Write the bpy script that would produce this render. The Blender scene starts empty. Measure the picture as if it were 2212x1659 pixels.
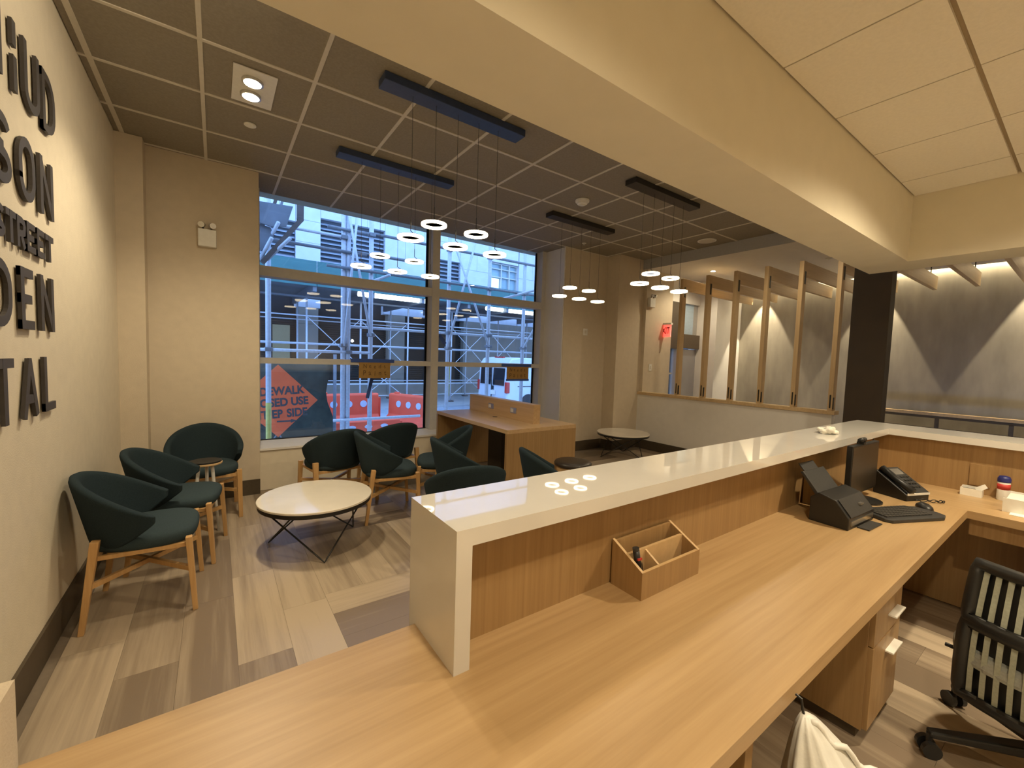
import bpy, bmesh, math, random
from mathutils import Matrix, Vector, Euler
random.seed(7)
scene = bpy.context.scene
COL = scene.collection
PI = math.pi

# ------------------------------------------------------------------ camera
CAM_H = 1.477
cam_data = bpy.data.cameras.new('camera'); cam = bpy.data.objects.new('camera', cam_data); COL.objects.link(cam)
cam_data.sensor_fit = 'HORIZONTAL'; cam_data.sensor_width = 36.0
cam_data.lens = 901.25 / 2212.0 * 36.0
cam_data.clip_start = 0.02; cam_data.clip_end = 200
def _cam_matrix(yaw, pitch, roll):
    Rz = Matrix(((math.cos(yaw), -math.sin(yaw), 0), (math.sin(yaw), math.cos(yaw), 0), (0, 0, 1)))
    A = Matrix(((1, 0, 0), (0, 0, -1), (0, 1, 0)))
    Rx = Matrix(((1, 0, 0), (0, math.cos(pitch), -math.sin(pitch)), (0, math.sin(pitch), math.cos(pitch))))
    Rr = Matrix(((math.cos(roll), -math.sin(roll), 0), (math.sin(roll), math.cos(roll), 0), (0, 0, 1)))
    M = Rr @ Rx @ A @ Rz
    r, d, f = M[0], M[1], M[2]
    return Matrix(((r[0], -d[0], -f[0], 0), (r[1], -d[1], -f[1], 0), (r[2], -d[2], -f[2], CAM_H), (0, 0, 0, 1)))
cam.matrix_world = _cam_matrix(0.61782, 0.060648, 0.0322306)
scene.camera = cam

# ------------------------------------------------------------------ world (blue dusk sky)
world = bpy.data.worlds.new('world'); scene.world = world
world.use_nodes = True
bg = world.node_tree.nodes['Background']
bg.inputs[0].default_value = (0.31, 0.53, 1.0, 1); bg.inputs[1].default_value = 4.2

scene.view_settings.view_transform = 'Standard'
scene.view_settings.look = 'None'
scene.view_settings.exposure = 0.0
scene.view_settings.gamma = 1.0
scene.view_settings.use_curve_mapping = False

WARM = (1.0, 0.84, 0.58)
def spot(name, loc, target, power, angle, blend=0.4, radius=0.04, color=WARM):
    l = bpy.data.lights.new(name, 'SPOT'); l.energy = power; l.color = color
    l.spot_size = math.radians(angle); l.spot_blend = blend; l.shadow_soft_size = radius
    o = bpy.data.objects.new(name, l); COL.objects.link(o); o.location = loc
    o.rotation_euler = (Vector(target) - Vector(loc)).to_track_quat('-Z', 'Y').to_euler()
    return o

# ------------------------------------------------------------------ helpers
class MB:
    def __init__(s): s.v = []; s.f = []
    def add(s, vs, fs):
        b = len(s.v); s.v += [tuple(p) for p in vs]; s.f += [tuple(i + b for i in f) for f in fs]; return s
    def box(s, x0, x1, y0, y1, z0, z1):
        return s.add([(x0,y0,z0),(x1,y0,z0),(x1,y1,z0),(x0,y1,z0),(x0,y0,z1),(x1,y0,z1),(x1,y1,z1),(x0,y1,z1)],
            [(0,3,2,1),(4,5,6,7),(0,1,5,4),(1,2,6,5),(2,3,7,6),(3,0,4,7)])
    def bar(s, a, b, w, h=None, up=(0,0,1), w2=None, h2=None):
        a = Vector(a); b = Vector(b); h = h or w; w2 = w2 or w; h2 = h2 or h
        d = (b - a).normalized(); u = Vector(up)
        if abs(d.dot(u)) > .97: u = Vector((1,0,0))
        sx = d.cross(u).normalized(); sy = sx.cross(d).normalized()
        vs = []
        for p, ww, hh in ((a, w, h), (b, w2, h2)):
            for i, j in ((-1,-1),(1,-1),(1,1),(-1,1)): vs.append(p + sx*i*ww/2 + sy*j*hh/2)
        return s.add(vs, [(0,3,2,1),(4,5,6,7),(0,1,5,4),(1,2,6,5),(2,3,7,6),(3,0,4,7)])
    def tube(s, pts, r, n=8, closed=False, caps=True):
        pts = [Vector(p) for p in pts]; m = len(pts); vs = []; prev = None
        for i, p in enumerate(pts):
            if closed: d = (pts[(i+1) % m] - pts[i-1])
            else: d = (pts[min(i+1, m-1)] - pts[max(i-1, 0)])
            d.normalize()
            if prev is None:
                u = Vector((0,0,1)) if abs(d.z) < .9 else Vector((1,0,0))
                sx = d.cross(u).normalized()
            else:
                sx = (prev - d * prev.dot(d)).normalized()
            prev = sx; sy = sx.cross(d)
            rr = r[i] if isinstance(r, (list, tuple)) else r
            for k in range(n):
                a = 2*PI*k/n; vs.append(p + (sx*math.cos(a) + sy*math.sin(a))*rr)
        fs = []
        rng = m if closed else m-1
        for i in range(rng):
            for k in range(n):
                a = i*n+k; b = i*n+(k+1) % n; c = ((i+1) % m)*n+(k+1) % n; d = ((i+1) % m)*n+k
                fs.append((a, d, c, b))
        if caps and not closed:
            fs.append(tuple(range(n))); fs.append(tuple(reversed(range((m-1)*n, m*n))))
        return s.add(vs, fs)
    def lathe(s, prof, n=32, c=(0,0,0), sx=1.0, sy=1.0):
        vs = []; fs = []
        for r, z in prof:
            for k in range(n):
                a = 2*PI*k/n; vs.append((c[0]+r*sx*math.cos(a), c[1]+r*sy*math.sin(a), c[2]+z))
        for i in range(len(prof)-1):
            for k in range(n):
                fs.append((i*n+k, i*n+(k+1) % n, (i+1)*n+(k+1) % n, (i+1)*n+k))
        fs.append(tuple(reversed(range(n)))); m = len(prof)-1; fs.append(tuple(range(m*n, (m+1)*n)))
        return s.add(vs, fs)
    def prism(s, poly, axis, a0, a1):
        # polygon in the other two axes (cyclic order), extruded along axis
        n = len(poly); vs = []
        for a in (a0, a1):
            for u, w in poly:
                vs.append({'x': (a, u, w), 'y': (u, a, w), 'z': (u, w, a)}[axis])
        fs = [tuple(range(n)), tuple(reversed(range(n, 2*n)))]
        for i in range(n): fs.append((i, n+i, n+(i+1) % n, (i+1) % n))
        return s.add(vs, fs)
    def build(s, name, mat, parent=None, smooth=False, bevel=0, sub=0, kind=None):
        me = bpy.data.meshes.new(name); me.from_pydata(s.v, [], s.f)
        bm = bmesh.new(); bm.from_mesh(me); bmesh.ops.recalc_face_normals(bm, faces=bm.faces); bm.to_mesh(me); bm.free()
        if mat: me.materials.append(mat)
        if smooth:
            for p in me.polygons: p.use_smooth = True
        o = bpy.data.objects.new(name, me); COL.objects.link(o)
        if parent: o.parent = parent
        if bevel:
            m = o.modifiers.new('bevel', 'BEVEL'); m.width = bevel; m.segments = 2; m.limit_method = 'ANGLE'
        if sub:
            m = o.modifiers.new('sub', 'SUBSURF'); m.levels = sub; m.render_levels = sub
        if kind: o['kind'] = kind
        return o
def tag(o, label, cat, group=None):
    o['label'] = label; o['category'] = cat
    if group: o['group'] = group
    return o
def thing(name, label, cat, loc=(0,0,0), rz=0, group=None):
    o = bpy.data.objects.new(name, None); COL.objects.link(o); o.empty_display_size = .1
    o.location = loc; o.rotation_euler = (0, 0, rz)
    return tag(o, label, cat, group)
def copy_tree(o, parent=None):
    c = o.copy(); COL.objects.link(c); c.parent = parent
    for ch in list(o.children):
        copy_tree(ch, c)
    return c
def bx(name, mat, x0, x1, y0, y1, z0, z1, parent=None, bevel=0, kind=None):
    return MB().box(x0, x1, y0, y1, z0, z1).build(name, mat, parent, bevel=bevel, kind=kind)
def text_mesh(name, txt, size, depth, mat, parent, mw, align='CENTER', spacing=1.0, thick=0.0, scale=(1,1)):
    cu = bpy.data.curves.new(name, 'FONT'); cu.body = txt; cu.size = size; cu.extrude = depth
    cu.align_x = align; cu.align_y = 'CENTER'; cu.space_character = spacing; cu.offset = thick
    t = bpy.data.objects.new(name, cu); COL.objects.link(t)
    dg = bpy.context.evaluated_depsgraph_get(); me = bpy.data.meshes.new_from_object(t.evaluated_get(dg))
    bpy.data.objects.remove(t)
    me.transform(Matrix.Diagonal((scale[0], scale[1], 1, 1)))
    me.transform(mw); me.materials.clear(); me.materials.append(mat)
    o = bpy.data.objects.new(name, me); COL.objects.link(o)
    if parent: o.parent = parent
    return o

# ------------------------------------------------------------------ materials
def _new(name):
    m = bpy.data.materials.new(name); m.use_nodes = True
    nt = m.node_tree; b = nt.nodes['Principled BSDF']
    return m, nt, b
def mat(name, col, rough=.6, var=.06, scale=30, bump=0.0, bscale=None, metal=0, spec=.5, coat=0):
    m, nt, b = _new(name)
    b.inputs['Roughness'].default_value = rough; b.inputs['Metallic'].default_value = metal
    b.inputs['Specular IOR Level'].default_value = spec
    if coat: b.inputs['Coat Weight'].default_value = coat; b.inputs['Coat Roughness'].default_value = .08
    tc = nt.nodes.new('ShaderNodeTexCoord'); n = nt.nodes.new('ShaderNodeTexNoise')
    n.inputs['Scale'].default_value = scale; n.inputs['Detail'].default_value = 4
    nt.links.new(tc.outputs['Object'], n.inputs['Vector'])
    r = nt.nodes.new('ShaderNodeValToRGB')
    r.color_ramp.elements[0].position = .3; r.color_ramp.elements[1].position = .7
    r.color_ramp.elements[0].color = (*[c*(1-var) for c in col], 1); r.color_ramp.elements[1].color = (*[min(1, c*(1+var)) for c in col], 1)
    nt.links.new(n.outputs['Fac'], r.inputs['Fac']); nt.links.new(r.outputs['Color'], b.inputs['Base Color'])
    if bump:
        n2 = nt.nodes.new('ShaderNodeTexNoise'); n2.inputs['Scale'].default_value = bscale or scale*4; n2.inputs['Detail'].default_value = 3
        nt.links.new(tc.outputs['Object'], n2.inputs['Vector'])
        bp = nt.nodes.new('ShaderNodeBump'); bp.inputs['Strength'].default_value = bump; bp.inputs['Distance'].default_value = .004
        nt.links.new(n2.outputs['Fac'], bp.inputs['Height']); nt.links.new(bp.outputs['Normal'], b.inputs['Normal'])
    return m
def wood(name, c1, c2, axis='x', fine=60, rough=.45, stretch=.03, broad=None, streak=.5, perobj=0.0):
    m, nt, b = _new(name); b.inputs['Roughness'].default_value = rough
    tc = nt.nodes.new('ShaderNodeTexCoord'); mp = nt.nodes.new('ShaderNodeMapping')
    nt.links.new(tc.outputs['Object'], mp.inputs['Vector'])
    sc = {'x': (stretch, 1, 1), 'y': (1, stretch, 1), 'z': (1, 1, stretch)}[axis]
    mp.inputs['Scale'].default_value = sc
    n = nt.nodes.new('ShaderNodeTexNoise'); n.inputs['Scale'].default_value = fine; n.inputs['Detail'].default_value = 6; n.inputs['Roughness'].default_value = .6
    n2 = nt.nodes.new('ShaderNodeTexNoise'); n2.inputs['Scale'].default_value = broad or fine/7; n2.inputs['Detail'].default_value = 3
    nt.links.new(mp.outputs['Vector'], n.inputs['Vector']); nt.links.new(mp.outputs['Vector'], n2.inputs['Vector'])
    mx = nt.nodes.new('ShaderNodeMix'); mx.data_type = 'FLOAT'; mx.inputs[0].default_value = streak
    nt.links.new(n.outputs['Fac'], mx.inputs[2]); nt.links.new(n2.outputs['Fac'], mx.inputs[3])
    src = mx.outputs[0]
    if perobj:
        oi = nt.nodes.new('ShaderNodeObjectInfo'); ma = nt.nodes.new('ShaderNodeMath'); ma.operation = 'MULTIPLY_ADD'
        ma.inputs[1].default_value = perobj; nt.links.new(oi.outputs['Random'], ma.inputs[0])
        ad = nt.nodes.new('ShaderNodeMath'); ad.operation = 'SUBTRACT'; ad.inputs[1].default_value = perobj/2
        nt.links.new(src, ma.inputs[2]); nt.links.new(ma.outputs[0], ad.inputs[0]); src = ad.outputs[0]
        # shift the grain from piece to piece
        cb = nt.nodes.new('ShaderNodeVectorMath'); cb.operation = 'MULTIPLY_ADD'
        cb.inputs[1].default_value = (37, 17, 11)
        nt.links.new(oi.outputs['Random'], cb.inputs[0]); nt.links.new(tc.outputs['Object'], cb.inputs[2]); nt.links.new(cb.outputs[0], mp.inputs['Vector'])
    r = nt.nodes.new('ShaderNodeValToRGB')
    r.color_ramp.elements[0].position = .32; r.color_ramp.elements[1].position = .68
    r.color_ramp.elements[0].color = (*c1, 1); r.color_ramp.elements[1].color = (*c2, 1)
    nt.links.new(src, r.inputs['Fac']); nt.links.new(r.outputs['Color'], b.inputs['Base Color'])
    return m
def emit(name, col, strength):
    m, nt, b = _new(name)
    b.inputs['Base Color'].default_value = (.9, .9, .9, 1)
    b.inputs['Emission Color'].default_value = (*col, 1); b.inputs['Emission Strength'].default_value = strength
    n = nt.nodes.new('ShaderNodeTexNoise'); n.inputs['Scale'].default_value = 5
    r = nt.nodes.new('ShaderNodeValToRGB'); r.color_ramp.elements[0].color = (*[c*.97 for c in col], 1); r.color_ramp.elements[1].color = (*col, 1)
    nt.links.new(n.outputs['Fac'], r.inputs['Fac']); nt.links.new(r.outputs['Color'], b.inputs['Emission Color'])
    return m
def glass(name, tint=(.93,.97,1), refl=1.0):
    m = bpy.data.materials.new(name); m.use_nodes = True; nt = m.node_tree
    nt.nodes.remove(nt.nodes['Principled BSDF']); out = nt.nodes['Material Output']
    t = nt.nodes.new('ShaderNodeBsdfTransparent'); t.inputs[0].default_value = (*tint, 1)
    g = nt.nodes.new('ShaderNodeBsdfGlossy'); g.inputs['Roughness'].default_value = .0
    f = nt.nodes.new('ShaderNodeFresnel'); f.inputs[0].default_value = 1.5
    mu = nt.nodes.new('ShaderNodeMath'); mu.operation = 'MULTIPLY'; mu.inputs[1].default_value = refl
    geo = nt.nodes.new('ShaderNodeNewGeometry')
    # front and back faces of the pane reflect alike
    mx = nt.nodes.new('ShaderNodeMixShader')
    nt.links.new(f.outputs[0], mu.inputs[0]); nt.links.new(mu.outputs[0], mx.inputs[0])
    nt.links.new(t.outputs[0], mx.inputs[1]); nt.links.new(g.outputs[0], mx.inputs[2]); nt.links.new(mx.outputs[0], out.inputs[0])
    return m

M = {}
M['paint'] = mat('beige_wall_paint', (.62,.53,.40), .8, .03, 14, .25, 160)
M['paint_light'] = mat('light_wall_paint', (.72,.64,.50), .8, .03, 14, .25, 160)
M['white_paint'] = mat('white_paint', (.78,.75,.70), .7, .02, 10)
M['soffit'] = mat('cream_soffit_paint', (.74,.68,.53), .8, .02, 8)
M['tile_dark'] = mat('taupe_ceiling_tile', (.29,.255,.20), .9, .08, 60, .3, 300)
M['tile_white'] = mat('white_ceiling_tile', (.80,.75,.64), .9, .03, 60, .2, 300)
M['tee'] = mat('white_ceiling_grid', (.66,.61,.52), .6, .03)
M['reveal'] = mat('ceiling_reveal', (.38,.30,.19), .7, .03)
M['base'] = mat('dark_rubber_base', (.075,.055,.033), .55, .08)
M['band'] = mat('grey_bulkhead_paint', (.42,.41,.40), .8, .03)
M['plank_y'] = wood('floor_plank_grain_y', (.22,.165,.115), (.48,.385,.275), 'y', 30, .4, .045, 9, .5, .46)
M['plank_x'] = wood('floor_plank_grain_x', (.22,.165,.115), (.48,.385,.275), 'x', 30, .4, .045, 9, .5, .46)
M['floor_base'] = mat('floor_joint', (.20,.155,.11), .6)
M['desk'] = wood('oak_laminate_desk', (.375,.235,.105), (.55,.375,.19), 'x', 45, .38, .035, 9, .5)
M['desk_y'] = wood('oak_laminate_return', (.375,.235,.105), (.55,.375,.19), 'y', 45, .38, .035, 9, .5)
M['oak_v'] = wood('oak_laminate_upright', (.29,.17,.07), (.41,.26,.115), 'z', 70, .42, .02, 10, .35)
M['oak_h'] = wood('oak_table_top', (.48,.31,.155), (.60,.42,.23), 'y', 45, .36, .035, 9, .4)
M['oak_edge'] = mat('oak_edge_band', (.62,.42,.21), .5, .06, 40)
M['post_oak'] = wood('oak_post', (.48,.33,.17), (.62,.45,.25), 'z', 40, .45, .04, 8, .4)
M['arm_oak'] = wood('oak_arm', (.50,.35,.18), (.66,.49,.28), 'x', 40, .45, .04, 8, .4)
M['chair_wood'] = wood('ash_chair_leg', (.50,.28,.10), (.63,.39,.17), 'z', 70, .42, .05, 10, .4)
M['fabric'] = mat('dark_teal_fabric', (.023,.037,.044), .95, .18, 260, .5, 900, spec=.15)
M['fabric_seat'] = mat('teal_seat_fabric', (.040,.060,.068), .95, .15, 260, .5, 900, spec=.15)
M['quartz'] = mat('white_quartz', (.68,.66,.62), .025, .03, 5, spec=.55)
M['marble'] = mat('cream_marble', (.76,.70,.60), .08, .05, 4)
M['black'] = mat('black_metal', (.015,.014,.013), .4, .1)
M['canopy'] = mat('black_canopy_metal', (.020,.017,.015), .5, .1)
M['canopy_blue'] = mat('blue_tinted_canopy', (.030,.048,.105), .45, .1)  # blue tint matched by eye, left pendant pair only
M['plastic'] = mat('black_plastic', (.014,.014,.014), .42, .1, 80)
M['plastic2'] = mat('dark_grey_plastic', (.035,.035,.035), .5, .1, 80)
M['screen'] = mat('dark_glossy_screen', (.030,.023,.016), .35, .05)
M['key'] = mat('dark_key_plastic', (.05,.048,.045), .5, .1)
M['steel'] = mat('brushed_steel', (.62,.61,.58), .3, .04, 60, metal=1)
M['white_plastic'] = mat('white_plastic', (.80,.78,.72), .4, .03)
M['letter'] = mat('dark_grey_letter', (.055,.048,.046), .6, .1, 40)
M['alu'] = mat('painted_window_frame', (.58,.56,.53), .5, .03)
M['alu_dark'] = mat('dark_gasket', (.02,.025,.04), .6)
M['glass'] = glass('window_glass')
M['pillar'] = mat('dark_brown_laminate', (.030,.018,.008), .6, .12, 6)
M['ring'] = emit('ring_led', (1.0, .80, .52), 9.0)
M['lamp'] = emit('lamp_led', (1.0, .82, .55), 60.0)
M['lamp_soft'] = emit('cove_led', (1.0, .86, .58), 22.0)
M['exit_red'] = emit('exit_red', (1.0, .02, .02), 2.4)
M['stool_seat'] = mat('black_vinyl', (.035,.028,.024), .35, .1)
M['paper'] = mat('white_paper', (.85,.82,.74), .7, .03)
M['tissue'] = mat('white_tissue', (.80,.77,.68), .9, .05, 40, .4)
M['bag'] = mat('white_plastic_bag', (.80,.80,.76), .35, .04, 20, .3)
M['blue_lid'] = mat('blue_plastic', (.02,.025,.16), .4)
M['red_label'] = mat('red_label', (.55,.05,.04), .5)
M['tape'] = mat('blue_masking_tape', (.035,.09,.35), .6)
M['card'] = mat('brown_cardboard', (.36,.21,.06), .8, .08, 30)
M['ink'] = mat('marker_ink', (.10,.055,.02), .7)
# street
M['asphalt'] = mat('asphalt', (.30,.33,.38), .9, .12, 6)
M['concrete'] = mat('sidewalk_concrete', (.38,.38,.38), .9, .08, 3)
M['galv'] = mat('galvanised_steel', (.55,.57,.62), .45, .1, 30)
M['galv_dark'] = mat('weathered_pipe', (.16,.17,.19), .5, .15, 30)
M['galv_y'] = mat('yellow_painted_pipe', (.42,.36,.07), .5, .2, 12)
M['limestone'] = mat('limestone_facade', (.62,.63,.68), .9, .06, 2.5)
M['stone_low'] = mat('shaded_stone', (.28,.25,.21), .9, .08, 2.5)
M['louver'] = mat('dark_louver', (.06,.065,.075), .6, .1)
M['louver_slat'] = mat('louver_slat', (.30,.33,.38), .6, .1)
M['teal'] = mat('teal_plywood', (.055,.15,.145), .8, .12, 2)
M['deck'] = mat('shed_deck', (.16,.17,.18), .8, .1, 3)
M['dark'] = mat('dark_opening', (.012,.012,.014), .8, .1)
M['shutter'] = mat('dark_roller_shutter', (.025,.02,.014), .7, .1, 3)
M['tube'] = emit('fluorescent_tube', (.90, 1.0, .96), 7.0)
M['street_lamp'] = emit('street_lamp', (1.0, .85, .6), 20.0)
M['orange'] = mat('orange_sign', (.72,.11,.03), .7, .08, 4)
M['barrier'] = mat('orange_barrier', (.75,.085,.035), .6, .08, 4)
M['net'] = mat('dark_green_netting', (.05,.055,.040), .9, .2, 8)
M['van'] = mat('white_van_paint', (.60,.64,.70), .35, .03, 4)
M['van_glass'] = mat('van_window', (.012,.014,.02), .15)
M['tail'] = mat('red_tail_light', (.45,.015,.015), .3)
M['sheet'] = mat('grey_sheet_metal', (.12,.13,.15), .6, .25, 4)
M['rust'] = mat('brown_steel_beam', (.09,.065,.055), .7, .2, 6)

# ================================================================== ROOM SHELL
CZ = 3.23      # lounge ceiling
RZ = 2.763     # reception ceiling
def struct(name, m, *b, parent=None):
    o = bx(name, m, *b, parent=parent)
    if not parent: o['kind'] = 'structure'
    return o
# floor slab + planks
floor = struct('floor', M['floor_base'], -.9, 6.01, -3.2, 5.7, -.12, -.006)
struct('floor_ramp', M['floor_base'], 6.01, 9.0, -3.2, 6.0, -.62, -.5)
PW, PL = .2285, .914
mesh_cache = {}
def plank(x, y, w, l):
    key = (round(w, 3), round(l, 3))
    if key not in mesh_cache:
        o = MB().box(-w/2+.0004, w/2-.0004, -l/2+.0004, l/2-.0004, -.006, 0).build('plank', M['plank_y'] if l > w else M['plank_x'], floor)
        mesh_cache[key] = o.data
    else:
        o = bpy.data.objects.new('plank', mesh_cache[key]); COL.objects.link(o); o.parent = floor
    o.location = (x, y, 0)
# straight run along the left wall
for c in range(-1, 4):
    x0 = -.384 + c*PW; x1 = x0 + PW
    if c == -1: x0 = max(x0, -.66)
    off = [.2, .55, 0, .75, .35][c+1]*PL
    y = 1.1 - off
    while y < 5.0:
        y0 = max(y, .95); y1 = min(y+PL, 5.04)
        if y1 - y0 > .1: plank((x0+x1)/2, (y0+y1)/2, x1-x0, y1-y0)
        y += PL
# basket weave for the rest of the lounge
for bi in range(6):
    for bj in range(4):
        X0 = .53 + bi*PL; Y0 = 1.736 + (bj-1)*PL
        horiz = (bi + bj) % 2 == 1
        for k in range(4):
            if horiz:
                y0 = Y0 + k*PW
                if y0 < .95 or y0 > 4.9: continue
                x1 = min(X0+PL, 6.0); plank((X0+x1)/2, y0+PW/2, x1-X0, PW)
            else:
                x0 = X0 + k*PW
                if x0 > 5.9: continue
                y1 = min(Y0+PL, 5.04); y0 = max(Y0, .9)
                plank(x0+PW/2, (y0+y1)/2, PW, y1-y0)
# behind the desk
for k in range(10):
    x0 = 1.5 + k*PW
    y = -1.75 + [.0, .4, .7, .2, .55][k % 5]*PL
    while y < .85:
        y1 = min(y+PL, .88)
        if y1 - y > .08: plank(x0+PW/2, (y+y1)/2, PW, y1-y)
        y += PL
# walls
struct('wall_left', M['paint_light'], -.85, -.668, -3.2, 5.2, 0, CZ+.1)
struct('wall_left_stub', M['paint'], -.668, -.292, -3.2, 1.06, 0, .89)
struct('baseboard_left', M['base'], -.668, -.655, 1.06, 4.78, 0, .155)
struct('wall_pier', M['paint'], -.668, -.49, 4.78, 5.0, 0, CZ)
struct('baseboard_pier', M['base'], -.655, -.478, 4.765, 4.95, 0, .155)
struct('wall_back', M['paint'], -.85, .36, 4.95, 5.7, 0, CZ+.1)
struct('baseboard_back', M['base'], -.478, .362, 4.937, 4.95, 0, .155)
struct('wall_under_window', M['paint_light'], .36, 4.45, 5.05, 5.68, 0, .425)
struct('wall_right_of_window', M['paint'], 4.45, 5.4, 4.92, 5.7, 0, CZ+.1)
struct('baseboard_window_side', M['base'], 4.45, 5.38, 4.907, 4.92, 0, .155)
struct('wall_corner_pier', M['paint'], 5.4, 6.05, 4.66, 5.7, 0, CZ+.1)
struct('baseboard_corner_pier', M['base'], 5.387, 6.05, 4.647, 4.905, 0, .155)
struct('wall_rear', M['paint_light'], -.85, 9.0, -3.3, -3.2, -.6, CZ+.1)
# half wall with oak cap
struct('wall_half', M['white_paint'], 6.012, 6.12, 1.83, 4.66, -.5, .93)
struct('trim_1', M['arm_oak'], 5.995, 6.137, 1.80, 4.66, .93, .975)
struct('baseboard_half_wall', M['base'], 5.999, 6.012, 1.83, 4.66, 0, .155)
# entry side
wf = struct('wall_far', wood('grey_wallpaper', (.31,.28,.225), (.43,.39,.315), 'z', 7, .85, .3, 3.5, .6), 8.6, 8.75, -3.2, 4.25, -.5, CZ+.1)
struct('wall_entry', M['white_paint'], 7.70, 8.75, 4.25, 4.8, -.5, CZ)
struct('wall_entry_side', M['paint'], 6.05, 6.81, 4.60, 4.8, -.5, CZ)
struct('wall_entry_sill', M['paint'], 6.81, 7.02, 4.60, 4.8, -.5, .55)
struct('wall_entry_header', M['white_paint'], 6.81, 7.75, 4.60, 4.8, 2.62, CZ)

# ---- lounge ceiling: slab, tiles, grid bars
ceil = struct('ceiling', M['reveal'], -.85, 6.01, .85, 5.75, CZ+.02, CZ+.12)
GX = [-.668] + [-.06 + .6015*k for k in range(0, 11)]
GX = [g for g in GX if g < 5.95] + [6.01]
GY = [1.19] + [1.869 + .608*k for k in range(0, 6)] + [5.52]
tiles = {}
for i in range(len(GX)-1):
    for j in range(len(GY)-1):
        w = GX[i+1]-GX[i]; h = GY[j+1]-GY[j]; key = (round(w, 3), round(h, 3))
        if key not in tiles:
            o = MB().box(-w/2+.004, w/2-.004, -h/2+.004, h/2-.004, .004, .02).build('ceiling_tile', M['tile_dark'], ceil); tiles[key] = o.data
        else:
            o = bpy.data.objects.new('ceiling_tile', tiles[key]); COL.objects.link(o); o.parent = ceil
        o.location = (GX[i]+w/2, GY[j]+h/2, CZ)
for x in GX[1:-1]: bx('grid_bar', M['tee'], x-.012, x+.012, 1.19, 5.52, CZ-.002, CZ+.01, parent=ceil)
bx('grid_bar', M['tee'], -.63, -.60, 1.19, 4.78, CZ-.002, CZ+.004, parent=ceil)
for y in GY[1:-1]:
    bx('grid_bar', M['tee'], -.668, 6.01, y-.012, y+.012, CZ-.001, CZ+.009, parent=ceil)
# ---- beam and soffit above the reception
struct('trim_2', M['soffit'], -.85, 4.545, .887, 1.198, 2.293, CZ+.1)        # beam
struct('trim_3', M['soffit'], 4.2, 4.545, -3.2, .887, 2.293, CZ+.1)          # soffit
# ---- reception ceiling
rceil = struct('ceiling_reception', M['reveal'], -.85, 4.3, -3.2, .9, RZ+.014, RZ+.1)
RXs = [-.85, -.433, .177, .787, 1.397, 2.007, 2.616, 3.226, 3.836, 4.2]
RYs = [-3.2, -2.664, -2.054, -1.444, -.834, -.224, .386, .887]
rt = {}
for i in range(len(RXs)-1):
    for j in range(len(RYs)-1):
        w = RXs[i+1]-RXs[i]; h = RYs[j+1]-RYs[j]; key = (round(w, 3), round(h, 3))
        if key not in rt:
            o = MB().box(-w/2+.004, w/2-.004, -h/2+.009, h/2-.009, 0, .014).build('ceiling_tile', M['tile_white'], rceil); rt[key] = o.data
        else:
            o = bpy.data.objects.new('ceiling_tile', rt[key]); COL.objects.link(o); o.parent = rceil
        o.location = (RXs[i]+w/2, RYs[j]+h/2, RZ)
# ---- entry ceiling (lower) with grey bulkhead face
struct('ceiling_entry', M['white_paint'], 6.01, 8.75, -3.2, 5.7, 3.075, 3.35)
struct('ceiling_passage', M['white_paint'], 4.5, 6.01, -3.2, .887, CZ, CZ+.1)
struct('trim_4', M['band'], 5.998, 6.01, 1.19, 4.66, 3.07, CZ+.02)

# ---- the window
WY = 5.38
win = bpy.data.objects.new('window_1', None); COL.objects.link(win); win['kind'] = 'structure'
bx('window_frame', M['alu'], .36, .40, WY+.02, WY+.19, .445, CZ+.02, parent=win)
bx('window_frame', M['alu'], 4.36, 4.45, WY, WY+.19, .445, CZ+.02, parent=win)
bx('window_reveal', M['white_paint'], 4.435, 4.452, 4.93, WY, .447, CZ, parent=win)
bx('mullion', M['alu'], 2.43, 2.54, WY, WY+.17, .445, CZ+.02, parent=win)
for z0, z1 in ((1.335, 1.40), (2.30, 2.41)):
    bx('transom', M['alu'], .36, 4.45, WY+.004, WY+.17, z0, z1, parent=win)
bx('window_sill', M['white_paint'], .36, 4.45, 5.035, 5.58, .425, .447, parent=win)
bx('gasket', M['alu_dark'], .40, 2.43, WY+.135, WY+.15, .447, .46, parent=win)
bx('gasket', M['alu_dark'], 2.54, 4.36, WY+.135, WY+.15, .447, .46, parent=win)
for x in (2.40, 4.335): bx('gasket', M['alu_dark'], x, x+.03, WY+.15, WY+.168, .46, CZ, parent=win)
for x0, x1 in ((.40, 2.43), (2.54, 4.36)):
    for z0, z1 in ((.45, 1.335), (1.40, 2.30), (2.41, CZ+.02)):
        bx('pane', M['glass'], x0, x1, WY+.15, WY+.166, z0, z1, parent=win)

# ================================================================== RECEPTION COUNTER AND DESK
desk = thing('reception_desk', 'oak laminate reception desk with white stone transaction counter', 'desk', (2.0, .6, 0))
def dp(o):
    o.parent = desk; o.matrix_parent_inverse = Matrix.Translation((-2.0, -.6, 0)); return o
ct = MB()
T = .042
ct.add([(.44,.815,1.083),(3.765,.815,1.083),(3.765,-2.2,1.083),(4.12,-2.2,1.083),(4.12,1.085,1.083),(.44,1.085,1.083),
        (.44,.815,1.083-T),(3.765,.815,1.083-T),(3.765,-2.2,1.083-T),(4.12,-2.2,1.083-T),(4.12,1.085,1.083-T),(.44,1.085,1.083-T)],
       [(0,1,4,5),(1,2,3,4),(6,11,10,7),(7,10,9,8),(0,6,7,1),(1,7,8,2),(2,8,9,3),(3,9,10,4),(4,10,11,5),(5,11,6,0)])
dp(ct.build('counter_top', M['quartz']))
dp(MB().box(.44, .482, .815, 1.085, .0, 1.083-T).build('counter_leg', M['quartz']))
dp(MB().box(.482, 3.80, .905, .965, 0, 1.083-T).build('back_panel', M['oak_v']))
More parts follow.
